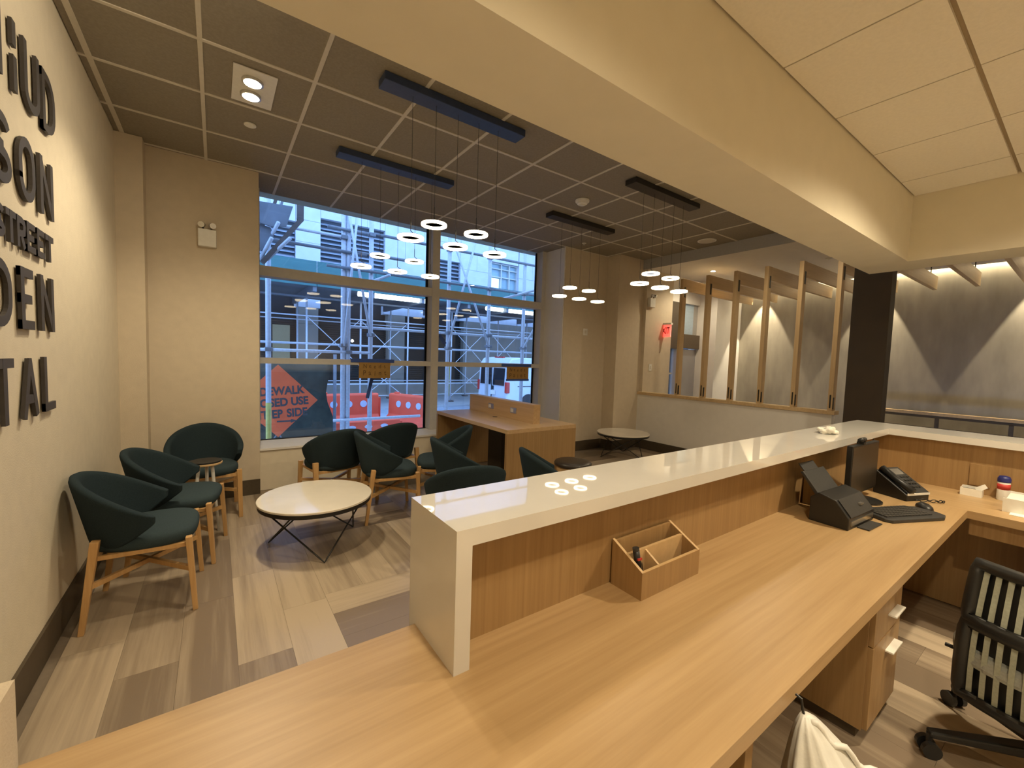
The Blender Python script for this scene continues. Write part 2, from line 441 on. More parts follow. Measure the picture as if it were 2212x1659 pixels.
dp(MB().box(3.82, 3.88, -2.2, .905, 0, 1.083-T).build('side_panel', M['oak_v']))
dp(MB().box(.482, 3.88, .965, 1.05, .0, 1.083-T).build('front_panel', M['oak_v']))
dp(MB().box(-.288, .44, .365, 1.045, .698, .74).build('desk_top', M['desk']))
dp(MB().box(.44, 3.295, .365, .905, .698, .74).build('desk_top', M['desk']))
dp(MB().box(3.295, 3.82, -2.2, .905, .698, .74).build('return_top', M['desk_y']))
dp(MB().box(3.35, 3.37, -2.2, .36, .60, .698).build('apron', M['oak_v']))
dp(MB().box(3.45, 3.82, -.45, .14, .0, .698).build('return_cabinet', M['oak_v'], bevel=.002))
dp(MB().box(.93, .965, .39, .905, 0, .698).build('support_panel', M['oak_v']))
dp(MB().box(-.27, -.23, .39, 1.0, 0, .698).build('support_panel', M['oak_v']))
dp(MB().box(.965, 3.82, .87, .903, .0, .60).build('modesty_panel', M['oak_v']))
ped = thing('drawer_pedestal', 'oak drawer pedestal with two silver pulls under the desk', 'drawer unit', (2.25, .65, 0))
def pp(o, inv=(-2.25, -.65, 0)):
    o.parent = ped; o.matrix_parent_inverse = Matrix.Translation(inv); return o
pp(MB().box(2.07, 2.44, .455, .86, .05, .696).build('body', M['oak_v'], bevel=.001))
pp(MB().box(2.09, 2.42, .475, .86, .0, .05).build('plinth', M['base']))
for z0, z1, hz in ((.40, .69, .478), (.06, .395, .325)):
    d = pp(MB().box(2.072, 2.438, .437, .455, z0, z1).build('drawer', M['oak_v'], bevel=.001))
    hdl = MB().box(2.24, 2.375, .410, .437, hz-.003, hz+.003).build('pull', M['white_plastic'])
    hdl.parent = d

# desktop organiser
def organiser(name, label, x0, x1, y0, y1, zb, hf, hb, div=True):
    t = thing(name, label, 'organiser', (x0, y0, zb))
    w, d = x1-x0, y1-y0; k = .010
    def a(o): o.parent = t; return o
    for xx in (0, w-k):
        a(MB().prism([(0,0),(d,0),(d,hb),(0,hf)], 'x', xx, xx+k).build('side_panel', M['oak_v']))
    a(MB().box(k, w-k, 0, k, 0, hf).build('front_panel', M['oak_v']))
    a(MB().box(k, w-k, d-k, d, 0, hb-.004).build('back_panel', M['oak_v']))
    a(MB().box(k, w-k, k, d-k, 0, .008).build('bottom', M['oak_v']))
    if div:
        zm = hf + (hb-hf)*.52
        a(MB().box(k, w-k, d*.52, d*.52+k, .008, zm).build('divider', M['oak_edge']))
        a(MB().prism([(k,.008),(d*.52,.008),(d*.52,zm-.004),(k,hf-.002)], 'x', w*.30, w*.30+k*.8).build('divider', M['oak_edge']))
    # light edge banding on the rims
    for xx in (0, w-k):
        a(MB().prism([(0,hf),(d,hb),(d,hb+.0012),(0,hf+.0012)], 'x', xx, xx+k).build('edge_band', M['oak_edge']))
    a(MB().box(0, w, 0, k, hf, hf+.0012).build('edge_band', M['oak_edge']))
    return t
organiser('desk_organiser', 'open oak desk organiser with sloped sides holding a black marker', 1.067, 1.385, .775, .897, .74, .087, .152)
organiser('desk_organiser', 'small oak organiser behind the monitor', 2.62, 2.86, .79, .90, .74, .09, .16, False)
pen = thing('marker', 'thick black marker standing in the oak organiser', 'marker', (1.115, .815, .749))
pb = MB().tube([(0,0,0),(-.012,.006,.085),(-.018,.010,.125)], [.0095,.0105,.011], 14).build('barrel', M['plastic'], pen, smooth=True)
MB().tube([(-.0183,.0102,.126),(-.0195,.0108,.134)], .0108, 14).build('cap', M['plastic2'], pen)
MB().box(-.024, -.006, -.006, .000, .098, .104).build('band', M['red_label'], pen)
MB().tube([(.004,-.011,.01),(-.006,-.005,.09)], .0022, 6).build('clip', M['steel'], pen)

# ---- scanner
sc_ = thing('document_scanner', 'black document scanner with raised paper chute', 'scanner', (2.50, .685, .74), math.radians(-3))
w = .15
MB().prism([(-.075,0),(.085,0),(.085,.115),(.05,.145),(-.02,.125),(-.075,.055)], 'x', -w, w).build('body', M['plastic'], sc_, bevel=.004)
MB().prism([(.052,.115),(.072,.112),(.150,.215),(.137,.222)], 'x', -.115, .115).build('paper_chute', M['plastic2'], sc_, bevel=.003)
MB().prism([(.140,.2155),(.135,.2205),(.163,.256),(.169,.252)], 'x', -.10, .05).build('chute_extension', M['plastic2'], sc_, bevel=.002)
MB().box(-.13, .13, -.079, -.072, .018, .040).build('output_slot', M['steel'], sc_)
MB().prism([(-.0765,.0565),(-.0215,.1265),(-.022,.128),(-.078,.058)], 'x', -.13, .13).build('cover', M['plastic2'], sc_)
MB().box(.02, .055, -.062, -.048, .09, .0975).build('button', M['steel'], sc_)
MB().box(-.06, .10, -.125, -.078, .002, .006).build('output_tray', M['plastic2'], sc_)

# ---- monitor, webcam
mon = thing('monitor', 'black flat monitor standing beside the scanner', 'monitor', (2.98, .745, .74), math.radians(-2))
MB().box(-.20, .20, -.012, .015, .05, .325).build('housing', M['plastic'], mon, bevel=.003)
MB().box(-.192, .192, -.0135, -.012, .062, .317).build('screen', M['screen'], mon)
MB().box(-.03, .03, .015, .04, .01, .20).build('neck', M['plastic'], mon)
MB().lathe([(.10,0),(.10,.008),(.03,.014)], 28, (0,.0,0)).build('foot', M['plastic'], mon)
wc = thing('webcam', 'small black webcam clipped on top of the monitor', 'webcam', (2.93, .742, 1.066))
MB().tube([(-.035,0,.022),(.035,0,.022)], .013, 12).build('barrel', M['plastic'], wc, smooth=True)
MB().box(-.015, .015, -.014, .02, 0, .012).build('clip', M['plastic'], wc)
MB().tube([(0,-.012,.022),(0,-.016,.022)], .008, 12).build('lens', M['screen'], wc)

# ---- desk phone
ph = thing('desk_phone', 'black desk phone with sloped keypad', 'phone', (3.30, .64, .74), math.radians(-22))
MB().prism([(-.09,0),(.09,0),(.10,.13),(.085,.14),(-.09,.035)], 'x', -.085, .085).build('base', M['plastic'], ph, bevel=.004)
MB().prism([(-.088,.042),(.083,.146),(.080,.150),(-.09,.047)], 'x', -.02, .084).build('keypad_plate', M['plastic2'], ph)
hs = MB().tube([(-.055,-.10,.058),(-.055,-.02,.098),(-.055,.07,.152)], [.020,.016,.020], 10).build('handset', M['plastic'], ph, smooth=True)
keys = ph
for r_ in range(4):
    for c_ in range(3):
        yy = -.055 + r_*.022; zz = .047 + (yy+.09)*.607 + .003
        MB().box(.010+c_*.022, .024+c_*.022, yy-.006, yy+.006, zz-.002, zz+.002).build('key', M['key'], ph)
MB().prism([(.03,.118),(.07,.142),(.069,.144),(.029,.120)], 'x', 0, .07).build('display', M['steel'], ph)
MB().box(-.084, .084, -.094, -.090, .034, .046).build('edge_strip', M['white_plastic'], ph)
cord = []
for i in range(60):
    a = i*.9; s_ = i/59
    cord.append((-.05 + .16*math.sin(s_*PI)*.9 + .006*math.cos(a), -.11 - .06*math.sin(s_*PI) + .03*s_, .012 + .006*math.sin(a)))
MB().tube(cord, .0025, 5).build('cord', M['plastic'], ph)

# ---- keyboard, mouse, glasses
kb = thing('keyboard', 'compact black keyboard at the desk corner', 'keyboard', (2.86, .535, .74), math.radians(-24))
poly = [(-.20,-.06),(-.18,-.085),(.14,-.085),(.185,-.06),(.195,-.02),(.17,.07),(.10,.09),(-.16,.09),(-.19,.07)]
MB().prism(poly, 'z', 0, .018).build('base', M['plastic2'], kb, bevel=.004)
km = MB().box(-.0085, .0085, -.0085, .0085, .018, .024)
k0 = km.build('key', M['key'], kb); k0.location = (-.165, .065, 0)
for r_ in range(6):
    for c_ in range(14):
        if r_ == 0 and c_ == 0: continue
        o = bpy.data.objects.new('key', k0.data); COL.objects.link(o); o.parent = kb; o.location = (-.165 + c_*.0205, .065 - r_*.0215, 0)
ms = thing('computer_mouse', 'black computer mouse behind the keyboard', 'mouse', (3.10, .50, .74), math.radians(-60))
MB().lathe([(.030,.0),(.033,.008),(.030,.020),(.018,.031),(.004,.035)], 20, sy=1.75).build('shell', M['plastic'], ms, smooth=True)
MB().box(-.003, .003, .015, .035, .030, .034).build('wheel', M['plastic2'], ms)
kc = thing('key_bunch', 'small bunch of keys beside the keyboard', 'keys', (2.70, .625, .74))
MB().tube([(.016*math.cos(a*PI/8), .016*math.sin(a*PI/8), .003) for a in range(16)], .0016, 5, closed=True).build('ring', M['steel'], kc)
for a in (20, 75, 130):
    r_ = math.radians(a)
    MB().bar((.014*math.cos(r_), .014*math.sin(r_), .002+a*.00003), (.055*math.cos(r_), .055*math.sin(r_), .002+a*.00003), .010, .002).build('key', M['steel'], kc)

# ---- things on the return desk
cb = thing('card_box', 'small open white box of cards on the return desk', 'box', (3.735, .405, .74), math.radians(0))
MB().box(-.035, -.032, -.045, .045, 0, .045).build('front_wall', M['paper'], cb)
MB().box(.032, .035, -.045, .045, 0, .05).build('rear_wall', M['paper'], cb)
MB().box(-.032, .032, -.045, -.042, 0, .045).build('side_wall', M['paper'], cb)
MB().box(-.032, .032, .042, .045, 0, .045).build('side_wall', M['paper'], cb)
MB().box(-.03, .03, -.04, .04, 0, .036).build('cards', M['plastic2'], cb)
MB().bar((-.01,-.045,.045), (.0,-.03,.064), .05, .002, up=(1,0,0)).build('flap', M['paper'], cb)
bp_ = tag(bx('power_plate', M['oak_v'], 3.812, 3.82, .34, .43, .79, .92), 'oak coloured cover plate on the panel behind the card box', 'cover plate')
cn = thing('wipes_canister', 'white cleaning wipes canister with blue lid and red label', 'canister', (3.765, .285, .74))
MB().lathe([(.025,0),(.026,.004),(.026,.105),(.024,.108)], 24).build('body', M['white_plastic'], cn, smooth=True)
MB().lathe([(.0265,.065),(.0265,.098)], 24).build('label_band', M['red_label'], cn, smooth=True)
MB().lathe([(.027,.108),(.0275,.112),(.0275,.128),(.021,.142),(.008,.145)], 24).build('lid', M['blue_lid'], cn, smooth=True)
pt = thing('letter_tray', 'white letter tray with papers at the edge of the return desk', 'letter tray', (3.58, .15, .74))
MB().prism([(-.12,.0),(.12,.0),(.12,.075),(.11,.075),(.105,.012),(-.10,.012),(-.115,.075),(-.125,.075)], 'y', -.15, .11).build('tray', M['white_plastic'], pt)
MB().box(-.11, .09, -.14, .10, .013, .07).build('papers', M['paper'], pt)
MB().box(-.18, -.06, -.14, .08, .0005, .003).build('loose_sheet', M['paper'], pt)
tis = thing('crumpled_tissue', 'crumpled white tissue on the white stone counter', 'tissue', (3.05, .94, 1.083))
me = bpy.data.meshes.new('tissue'); bm = bmesh.new(); bmesh.ops.create_icosphere(bm, subdivisions=4, radius=.05)
from mathutils import noise as mn
for v in bm.verts:
    n_ = mn.noise(v.co*28)*.018 + mn.noise(v.co*60)*.008
    v.co = Vector((v.co.x*1.25, v.co.y*.9, max(0, (v.co.z+.025)*.55))) + v.normal*n_
    v.co.z = max(0.0, v.co.z)
bm.to_mesh(me); bm.free(); me.materials.append(M['tissue'])
o = bpy.data.objects.new('folds', me); COL.objects.link(o); o.parent = tis

# ---- plastic waste bag hung on a hook under the desk edge
bag = thing('waste_bag', 'white plastic waste bag hung from a hook at the desk edge', 'waste bag', (1.13, .30, 0))
MB().tube([(-.03,.062,.715),(-.03,.050,.712),(-.03,.046,.690),(-.028,.042,.672)], .003, 6).build('hook', M['black'], bag)
NU, NV = 48, 26
vs = []; fs = []
for j in range(NV):
    t = j/(NV-1)
    for i in range(NU):
        a = 2*PI*i/NU
        rx = .012 + .36*t**.8; ry = .010 + .22*t**.85
        fold = 1 + .16*t**.4*math.sin(5*a+1.2*t) + .07*math.sin(11*a+4*t)
        vs.append((-.028 + rx*math.cos(a)*fold + .22*t, .040 + ry*math.sin(a)*fold - .14*t, .680 - .66*t))
for j in range(NV-1):
    for i in range(NU):
        fs.append((j*NU+i, j*NU+(i+1) % NU, (j+1)*NU+(i+1) % NU, (j+1)*NU+i))
fs.append(tuple(range(NU))); fs.append(tuple(range((NV-1)*NU, NV*NU)))
MB().add(vs, fs).build('sack', M['bag'], bag, smooth=True)
rim = []
for i in range(40):
    t = i/39; rim.append((-.03 + .50*t**1.1, .030-.34*t, .672 - .42*t + .01*math.sin(i*1.3)))
MB().tube(rim, .007, 6).build('drawstring_hem', M['bag'], bag, smooth=True)

# ---- office chair seen from behind
oc = thing('office_chair', 'black task chair with slotted mesh back and grey seat', 'office chair', (2.45, -.01, 0), math.radians(-4))
# local: chair faces +x, back at -x
def backpt(v, u):   # u -1..1 across, v 0..1 up
    z = .262 + .525*v
    return Vector((-.20 - .05*v + .05*math.sin(v*PI)*-1 + .05*u*u, u*(.235 - .03*v), z))
fr = MB()
def ring_frame(v0, v1, r):
    pts = []
    n = 10
    for k in range(n): pts.append(backpt(v0, -1+2*k/(n-1)))
    for k in range(1, n): pts.append(backpt(v0+(v1-v0)*k/(n-1), 1))
    for k in range(1, n): pts.append(backpt(v1, 1-2*k/(n-1)))
    for k in range(1, n-1): pts.append(backpt(v1+(v0-v1)*k/(n-1), -1))
    fr.tube(pts, r, 10, closed=True)
ring_frame(0, .60, .022); ring_frame(.62, 1, .022)
for k in range(9):
    u0 = -1+2*k/9; u1 = -1+2*(k+1)/9
    for v0, v1 in ((.56, .66), (-.02, .05)):
        a, b, c, d = backpt(v0,u0), backpt(v0,u1), backpt(v1,u1), backpt(v1,u0); off = Vector((-.012,0,0))
        fr.add([a,b,c,d,a+off,b+off,c+off,d+off], [(0,1,2,3),(4,7,6,5),(0,4,5,1),(1,5,6,2),(2,6,7,3),(3,7,4,0)])
fr.build('back_frame', M['plastic'], oc, smooth=True)
mesh_m = mat('grey_green_mesh', (.36,.38,.31), .8, .1, 100)
for v0, v1, n in ((.03, .57, 13), (.66, .97, 13)):
    for k in range(n):
        u = -.88 + 1.76*k/(n-1); st = MB()
        pts = [backpt(v0+(v1-v0)*q/6, u) for q in range(7)]
        for q in range(6): st.bar(pts[q], pts[q+1], .0145, .005, up=(1,0,0))
        st.build('mesh_strip', mesh_m, oc)
bk = MB()
for v0, v1 in ((.02,.58),(.65,.98)):
    for k in range(8):
        u0 = -.95+1.9*k/8; u1 = -.95+1.9*(k+1)/8; off = Vector((.012,0,0))
        a, b, c, d = [backpt(*q)+off for q in ((v0,u0),(v0,u1),(v1,u1),(v1,u0))]; o2 = Vector((.003,0,0))
        bk.add([a,b,c,d,a+o2,b+o2,c+o2,d+o2], [(0,1,2,3),(4,7,6,5)])
bk.build('backing_mesh', M['plastic'], oc)
sm = MB()
sm.prism([(-.0+.25*math.copysign(abs(math.cos(a))**.6, math.cos(a)), .275*math.copysign(abs(math.sin(a))**.6, math.sin(a))) for a in [2*PI*i/28 for i in range(28)]], 'z', .40, .47)
sm.build('seat', mat('grey_seat_fabric', (.33,.34,.31), .9, .1, 120), oc, bevel=.02)
MB().tube([(-.24,0,.42),(-.27,0,.39),(-.15,0,.36),(0,0,.36)], .025, 10).build('back_stem', M['plastic'], oc)
MB().tube([(0,0,.40),(0,0,.10)], [.03,.022], 14).build('gas_lift', M['plastic'], oc)
MB().box(-.11, .11, -.09, .09, .355, .40).build('tilt_mechanism', M['plastic'], oc, bevel=.01)
MB().tube([(-.05,.10,.37),(-.05,.30,.372)], .008, 8).build('lever', M['plastic'], oc)
for k in range(5):
    a = math.radians(129 + 72*k); c, s_ = math.cos(a), math.sin(a)
    lg = MB().bar((.03*c,.03*s_,.12), (.37*c,.37*s_,.085), .055, .04, w2=.035, h2=.025).build('base_arm', M['plastic'], oc, bevel=.008)
    cs = MB().tube([(.365*c-.012*s_,.365*s_+.012*c,.03), (.365*c-.030*s_,.365*s_+.030*c,.03)], .03, 16).tube([(.365*c+.012*s_,.365*s_-.012*c,.03), (.365*c+.030*s_,.365*s_-.030*c,.03)], .03, 16)
    cs.tube([(.365*c,.365*s_,.03), (.365*c,.365*s_,.085)], .01, 8).build('caster', M['plastic'], lg)

# ================================================================== LOUNGE CHAIRS
def make_chair():
    root = thing('lounge_chair', '', 'chair')
    NU, NV = 29, 9
    def P(u, v, off):
        a = u*math.radians(102)
        au = abs(u)
        zt = .570 + .215*(math.cos(min(1, au)*PI/2)**1.15)
        zb = .395 + (.535-.395)*max(0, (au-.52)/.48)**1.6
        z = zb + (zt-zb)*v
        R = .245 + .085*max(0, (z-.39))/.41 + off
        # rounded wing tip
        return Vector((-R*math.cos(a)*1.02 + .012, R*math.sin(a)*1.0, z))
    vs = []; fs = []
    for side, off in ((0, 0.0), (1, -.046)):
        for i in range(NU):
            u = -1 + 2*i/(NU-1)
            for j in range(NV):
                v = j/(NV-1)
                o_ = off
                vs.append(P(u, v, o_))
    def I(s, i, j): return s*NU*NV + i*NV + j
    for i in range(NU-1):
        for j in range(NV-1):
            fs.append((I(0,i,j), I(0,i+1,j), I(0,i+1,j+1), I(0,i,j+1)))
            fs.append((I(1,i,j), I(1,i,j+1), I(1,i+1,j+1), I(1,i+1,j)))
    for i in range(NU-1):
        fs.append((I(0,i,NV-1), I(0,i+1,NV-1), I(1,i+1,NV-1), I(1,i,NV-1)))
        fs.append((I(0,i,0), I(1,i,0), I(1,i+1,0), I(0,i+1,0)))
    for j in range(NV-1):
        fs.append((I(0,0,j), I(0,0,j+1), I(1,0,j+1), I(1,0,j)))
        fs.append((I(0,NU-1,j), I(1,NU-1,j), I(1,NU-1,j+1), I(0,NU-1,j+1)))
    MB().add(vs, fs).build('backrest', M['fabric'], root, smooth=True, sub=1)
    # seat cushion
    n = 36; prof = [(.80,.372),(.95,.385),(1.0,.415),(.985,.445),(.92,.462),(.6,.470),(.2,.472)]
    vs = []; fs = []
    for r, z in prof:
        for k in range(n):
            a = 2*PI*k/n; c, s_ = math.cos(a), math.sin(a); p = .62
            x = .235*math.copysign(abs(c)**p, c)*r + .005; y = .245*math.copysign(abs(s_)**p, s_)*r
            if x < 0: y *= 1 - .18*(-x/.23)
            vs.append((x, y, z))
    for i in range(len(prof)-1):
        for k in range(n): fs.append((i*n+k, i*n+(k+1) % n, (i+1)*n+(k+1) % n, (i+1)*n+k))
    fs.append(tuple(reversed(range(n)))); fs.append(tuple(range((len(prof)-1)*n, len(prof)*n)))
    MB().add(vs, fs).build('seat', M['fabric_seat'], root, smooth=True, sub=1)
    for s_ in (-1, 1):
        MB().bar((.205, s_*.238, .425), (.232, s_*.246, 0), .030, .040, up=(0,1,0), w2=.024, h2=.030).build('leg', M['chair_wood'], root, bevel=.003)
        MB().bar((-.175, s_*.232, .475), (-.235, s_*.240, 0), .036, .046, up=(0,1,0), w2=.024, h2=.030).build('leg', M['chair_wood'], root, bevel=.003)
    for s_ in (-1, 1):
        MB().bar((.214, s_*.240, .24), (-.205, -s_*.236, .24), .020, .026).build('stretcher', M['chair_wood'], root)
    MB().bar((.200, -.225, .378), (.200, .225, .378), .020, .024).build('apron', M['chair_wood'], root)
    MB().bar((-.18, -.22, .378), (-.18, .22, .378), .020, .024).build('apron', M['chair_wood'], root)
    for s_ in (-1, 1): MB().bar((-.17, s_*.215, .378), (.200, s_*.222, .378), .020, .022).build('apron', M['chair_wood'], root)
    return root
proto = make_chair()
CH = [  # x, y, facing (deg from +x), label
    (-0.33, 3.14, -2, 'dark teal tub chair nearest the camera along the lettered wall'),
    (-0.215, 3.73, -9, 'dark teal tub chair second along the lettered wall, beside the white-legged table'),
    (-0.085, 4.545, -88, 'dark teal tub chair in the corner below the wall emergency light'),
    (0.93, 4.27, 99, 'dark teal tub chair facing the window, behind the near round table'),
    (1.31, 3.78, -8, 'dark teal tub chair seen side-on just right of the near round table'),
    (1.53, 4.42, 97, 'dark teal tub chair at the window between two others, mostly hidden'),
    (1.86, 3.82, 155, 'dark teal tub chair turned from the high-backed table, back corner to the camera'),
    (1.8, 3.21, -10, 'dark teal tub chair in the middle of the cluster, facing the oak table'),
    (1.44, 2.57, 75, 'dark teal tub chair with its back to the white counter, half hidden by it'),
    (2.22, 2.46, -22, 'dark teal tub chair beside the round black stool, mostly behind the counter'),
]
for i, (x, y, a, lab) in enumerate(CH):
    o = proto if i == 0 else copy_tree(proto)
    o.location = (x, y, 0); o.rotation_euler = (0, 0, math.radians(a)); o['label'] = lab; o['group'] = 'dark teal tub chairs in the waiting area'

# ---- side table with white legs
st = thing('side_table', 'small side table with dark top and white legs between the tub chairs', 'side table', (-.075, 4.13, 0))
MB().lathe([(.108,.548),(.112,.552),(.112,.562),(.108,.564)], 36).build('top', M['oak_edge'], st, smooth=False)
MB().lathe([(.104,.564),(.108,.567),(.108,.576),(.10,.578)], 36).build('tray', M['plastic'], st)
for k in range(3):
    a = math.radians(85 + 120*k)
    MB().tube([(.05*math.cos(a),.05*math.sin(a),.55),(.10*math.cos(a),.10*math.sin(a),0)], [.013,.010], 10).build('leg', M['white_plastic'], st, smooth=True)

# ---- round marble coffee tables
def coffee(label, x, y, rot):
    t = thing('coffee_table', label, 'coffee table', (x, y, 0), math.radians(rot), 'round marble coffee tables')
    MB().lathe([(.392,.368),(.40,.371),(.40,.383),(.396,.386)], 72).build('top', M['marble'], t, smooth=False)
    MB().lathe([(.385,.338),(.394,.340),(.394,.366),(.385,.3675)], 72).build('rim_band', M['black'], t)
    for k in range(3):
        a = math.radians(-92 + 120*k)
        f = Vector((.36*math.cos(a), .36*math.sin(a), .006))
        pts = []
        for da in (-86, 86):
            b = a + math.radians(da); tp = Vector((.36*math.cos(b), .36*math.sin(b), .34))
            seg = [tp, tp.lerp(f, .93)]
            pts += seg if da < 0 else [f] + list(reversed(seg))
        MB().tube(pts, .006, 8).build('wire_leg', M['black'], t, smooth=True)
    return t
coffee('round marble coffee table with black wire legs in front of the tub chairs', .622, 3.42, 0)
coffee('round marble coffee table standing alone in the far corner by the half wall', 5.19, 4.26, 10)

# ---- oak table with power divider
ot = thing('work_table', 'oak waterfall table with raised power divider at the window', 'table', (2.84, 4.2, 0))
def op(o): o.parent = ot; o.matrix_parent_inverse = Matrix.Translation((-2.84, -4.2, 0)); return o
op(MB().box(2.37, 3.315, 3.39, 5.03, .72, .76).build('top', M['oak_h'], bevel=.001))
op(MB().box(2.37, 3.315, 3.39, 3.425, 0, .72).build('end_panel', M['oak_v']))
op(MB().box(2.37, 3.315, 4.99, 5.03, 0, .72).build('end_panel', M['oak_v']))
dv = op(MB().box(2.862, 2.958, 3.60, 5.02, .76, .972).build('divider', M['oak_h'], bevel=.001))
op(MB().box(2.82, 3.0, 4.15, 4.45, 0, .72).build('cable_column', M['pillar']))
for yy in (3.98, 4.47):
    p_ = op(MB().box(2.856, 2.862, yy-.06, yy+.06, .835, .90).build('power_outlet', M['steel']))
    s1 = MB().box(2.853, 2.856, yy-.005, yy+.048, .848, .887).build('socket', M['white_plastic']); s1.parent = p_
op(MB().lathe([(.03,0),(.03,.003)], 20, (2.78, 4.25, .76)).build('grommet', M['base']))

# ---- stool
sl = thing('stool', 'round stool with black padded seat beside the oak table', 'stool', (2.97, 3.06, 0))
MB().lathe([(.17,.405),(.188,.415),(.192,.435),(.18,.452),(.12,.460),(.02,.461)], 40).build('seat', M['stool_seat'], sl, smooth=True)
MB().lathe([(.150,.0),(.150,.04),(.165,.38),(.170,.405)], 40).build('drum', M['oak_edge'], sl, smooth=True)

# ================================================================== PENDANTS
def pendant(label, cx, cy, cm='canopy'):
    t = thing('ring_pendant', label, 'pendant light', (cx, cy, CZ), 0, 'ring pendant clusters')
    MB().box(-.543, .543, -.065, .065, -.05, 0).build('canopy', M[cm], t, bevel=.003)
    for k in range(5):
        x = (k-2)*.168; z = (2.385 if k % 2 else 2.265) - CZ
        R, n = .076, 40
        ri = MB().lathe([(.087,-.008),(.089,0),(.087,.008),(.067,.008),(.065,0),(.067,-.008),(.087,-.008)], 48)
        # open ring: drop the two cap faces the lathe adds
        ri.f = ri.f[:-2]
        ro = ri.build('ring', M['ring'], t, smooth=False); ro.location = (x, 0, z)
        MB().tube([(x,0,-.05),(x,0,z+.12)], .0016, 5).build('cable', M['plastic2'], t)
        MB().tube([(x,0,z+.12),(x,0,z+.045),(x+.030,.0,z+.03),(x+.066,0,z+.008)], .0028, 6).build('bracket', M['black'], t)
        MB().lathe([(.086,.0082),(.086,.0105),(.068,.0105),(.068,.0082),(.086,.0082)], 40, (x,0,z)).build('ring_cap', M['plastic2'], t)
pendant('five-ring pendant on a blue-tinted ceiling bar nearest the cream beam', 1.41, 2.742, 'canopy_blue')
pendant('five-ring pendant on a blue-tinted ceiling bar nearest the window', 1.41, 3.92, 'canopy_blue')
pendant('five-ring pendant on a black ceiling bar nearest the cream beam', 3.79, 2.72)
pendant('five-ring pendant on a black ceiling bar nearest the window wall', 3.79, 3.915)

# ---- twin recessed spot
tw = thing('twin_downlight', 'twin-head square recessed downlight in the tiled ceiling', 'downlight', (.222, 3.41, CZ))
MB().box(-.12, .12, -.22, .22, -.006, .0).build('trim_plate', M['white_plastic'], tw)
for dy in (-.09, .09):
    MB().lathe([(.055,-.022),(.062,-.020),(.062,-.006)], 28, (-.012,dy,0)).build('head', M['steel'], tw)
    MB().lathe([(.048,-.0235),(.050,-.0225)], 28, (-.012,dy,0)).build('lens', M['lamp'], tw)
    spot('twin_downlight_beam', (.21, 3.41+dy, CZ-.03), (.21, 3.41+dy, 0), 85, 130, .7, .05)
def downlight(label, x, y, z, power, angle, tgt=None, r=.05, blend=.6, group=None):
    t = thing('downlight', label, 'downlight', (x, y, z), 0, group)
    MB().lathe([(r*1.35,-.006),(r*1.4,-.002),(r*1.4,0)], 28).build('trim', M['white_plastic'], t)
    MB().lathe([(r,-.0075),(r,-.006)], 24).build('lens', M['lamp'], t)
    spot('downlight_beam', (x, y, z-.012), tgt or (x, y, 0), power, angle, blend, r)
# reception downlights; those well behind the camera are added for ceiling bounce
for x_, y_, p_, lab in ((2.95, -.10, 250, 'above the desk corner'), (.55, -.25, 135, 'above the near end of the desk'), (3.3, -1.3, 320, 'added for bounce above the return desk'), (1.7, -1.3, 320, 'added for bounce behind the middle of the desk'), (0.2, -1.6, 290, 'added for bounce by the rear of the left wall'), (2.4, -2.4, 290, 'added for bounce nearest the rear wall')):
    downlight('round recessed reception downlight ' + lab, x_, y_, RZ, p_, 155 if y_ > -1 else 92, group='reception downlights')
# lounge downlights hidden by the beam; middle and half-wall ones added as fill
for x_, y_, p_, tg_, lab in ((.55, 2.15, 95, (-.668, 2.45, 1.5), 'in front of the lettered wall'), (2.9, 2.3, 35, None, 'added as unseen fill over the middle of the lounge'), (5.1, 2.1, 80, None, 'added as unseen fill by the half wall')):
    downlight('round recessed lounge downlight ' + lab, x_, y_, CZ, p_, 150, tg_, blend=.6, group='lounge downlights')
# entry wall washers
for k, (yy, lab) in enumerate(((.45, 'recessed wall washer above the right of the far wall'), (2.13, 'recessed wall washer above the middle of the far wall'), (3.80, 'recessed wall washer above the left of the far wall'))):
    downlight(lab, 8.42, yy, 3.05, 260, 50, (8.45, yy, 0), .03, .10, 'far wall washers')
downlight('small glowing downlight in the entry ceiling', 6.91, 3.93, 3.075, 80, 150, r=.035)
for yy, lab in ((-.6, 'nearer end'), (-1.8, 'farther end')):  # added out of view to brighten the entry
    downlight('unseen fill downlight added over the entry ramp, ' + lab, 7.3, yy, 3.075, 60, 150, r=.035, group='added entry ramp downlights')

# ceiling devices
def lathe_thing(name, label, cat, loc, prof, m, part, extra=None):
    t = thing(name, label, cat, loc); MB().lathe(prof, 28).build(part, m, t, smooth=False)
    if extra: MB().lathe(extra[0], 20).build(extra[1], extra[2], t)
    return t
lathe_thing('sprinkler_cover', 'round white sprinkler cover beyond the twin downlight', 'sprinkler', (.232, 3.958, CZ), [(.035,-.012),(.042,-.008),(.042,0)], M['white_plastic'], 'cover', ([(.02,-.016),(.02,-.012)], 'cap', M['white_plastic']))
lathe_thing('smoke_detector', 'round white smoke detector between the right pendant bars', 'smoke detector', (3.288, 3.409, CZ), [(.045,-.045),(.055,-.04),(.058,-.02),(.075,-.018),(.078,0)], M['white_plastic'], 'housing', ([(.02,-.058),(.028,-.055),(.03,-.045)], 'sensor', M['white_plastic']))
lathe_thing('fire_sprinkler', 'tiny white sprinkler near the window end of the ceiling', 'sprinkler', (4.49, 4.58, CZ), [(.025,-.01),(.032,-.006),(.032,0)], M['white_plastic'], 'cover', ([(.008,-.03),(.012,-.01)], 'nozzle', M['steel']))
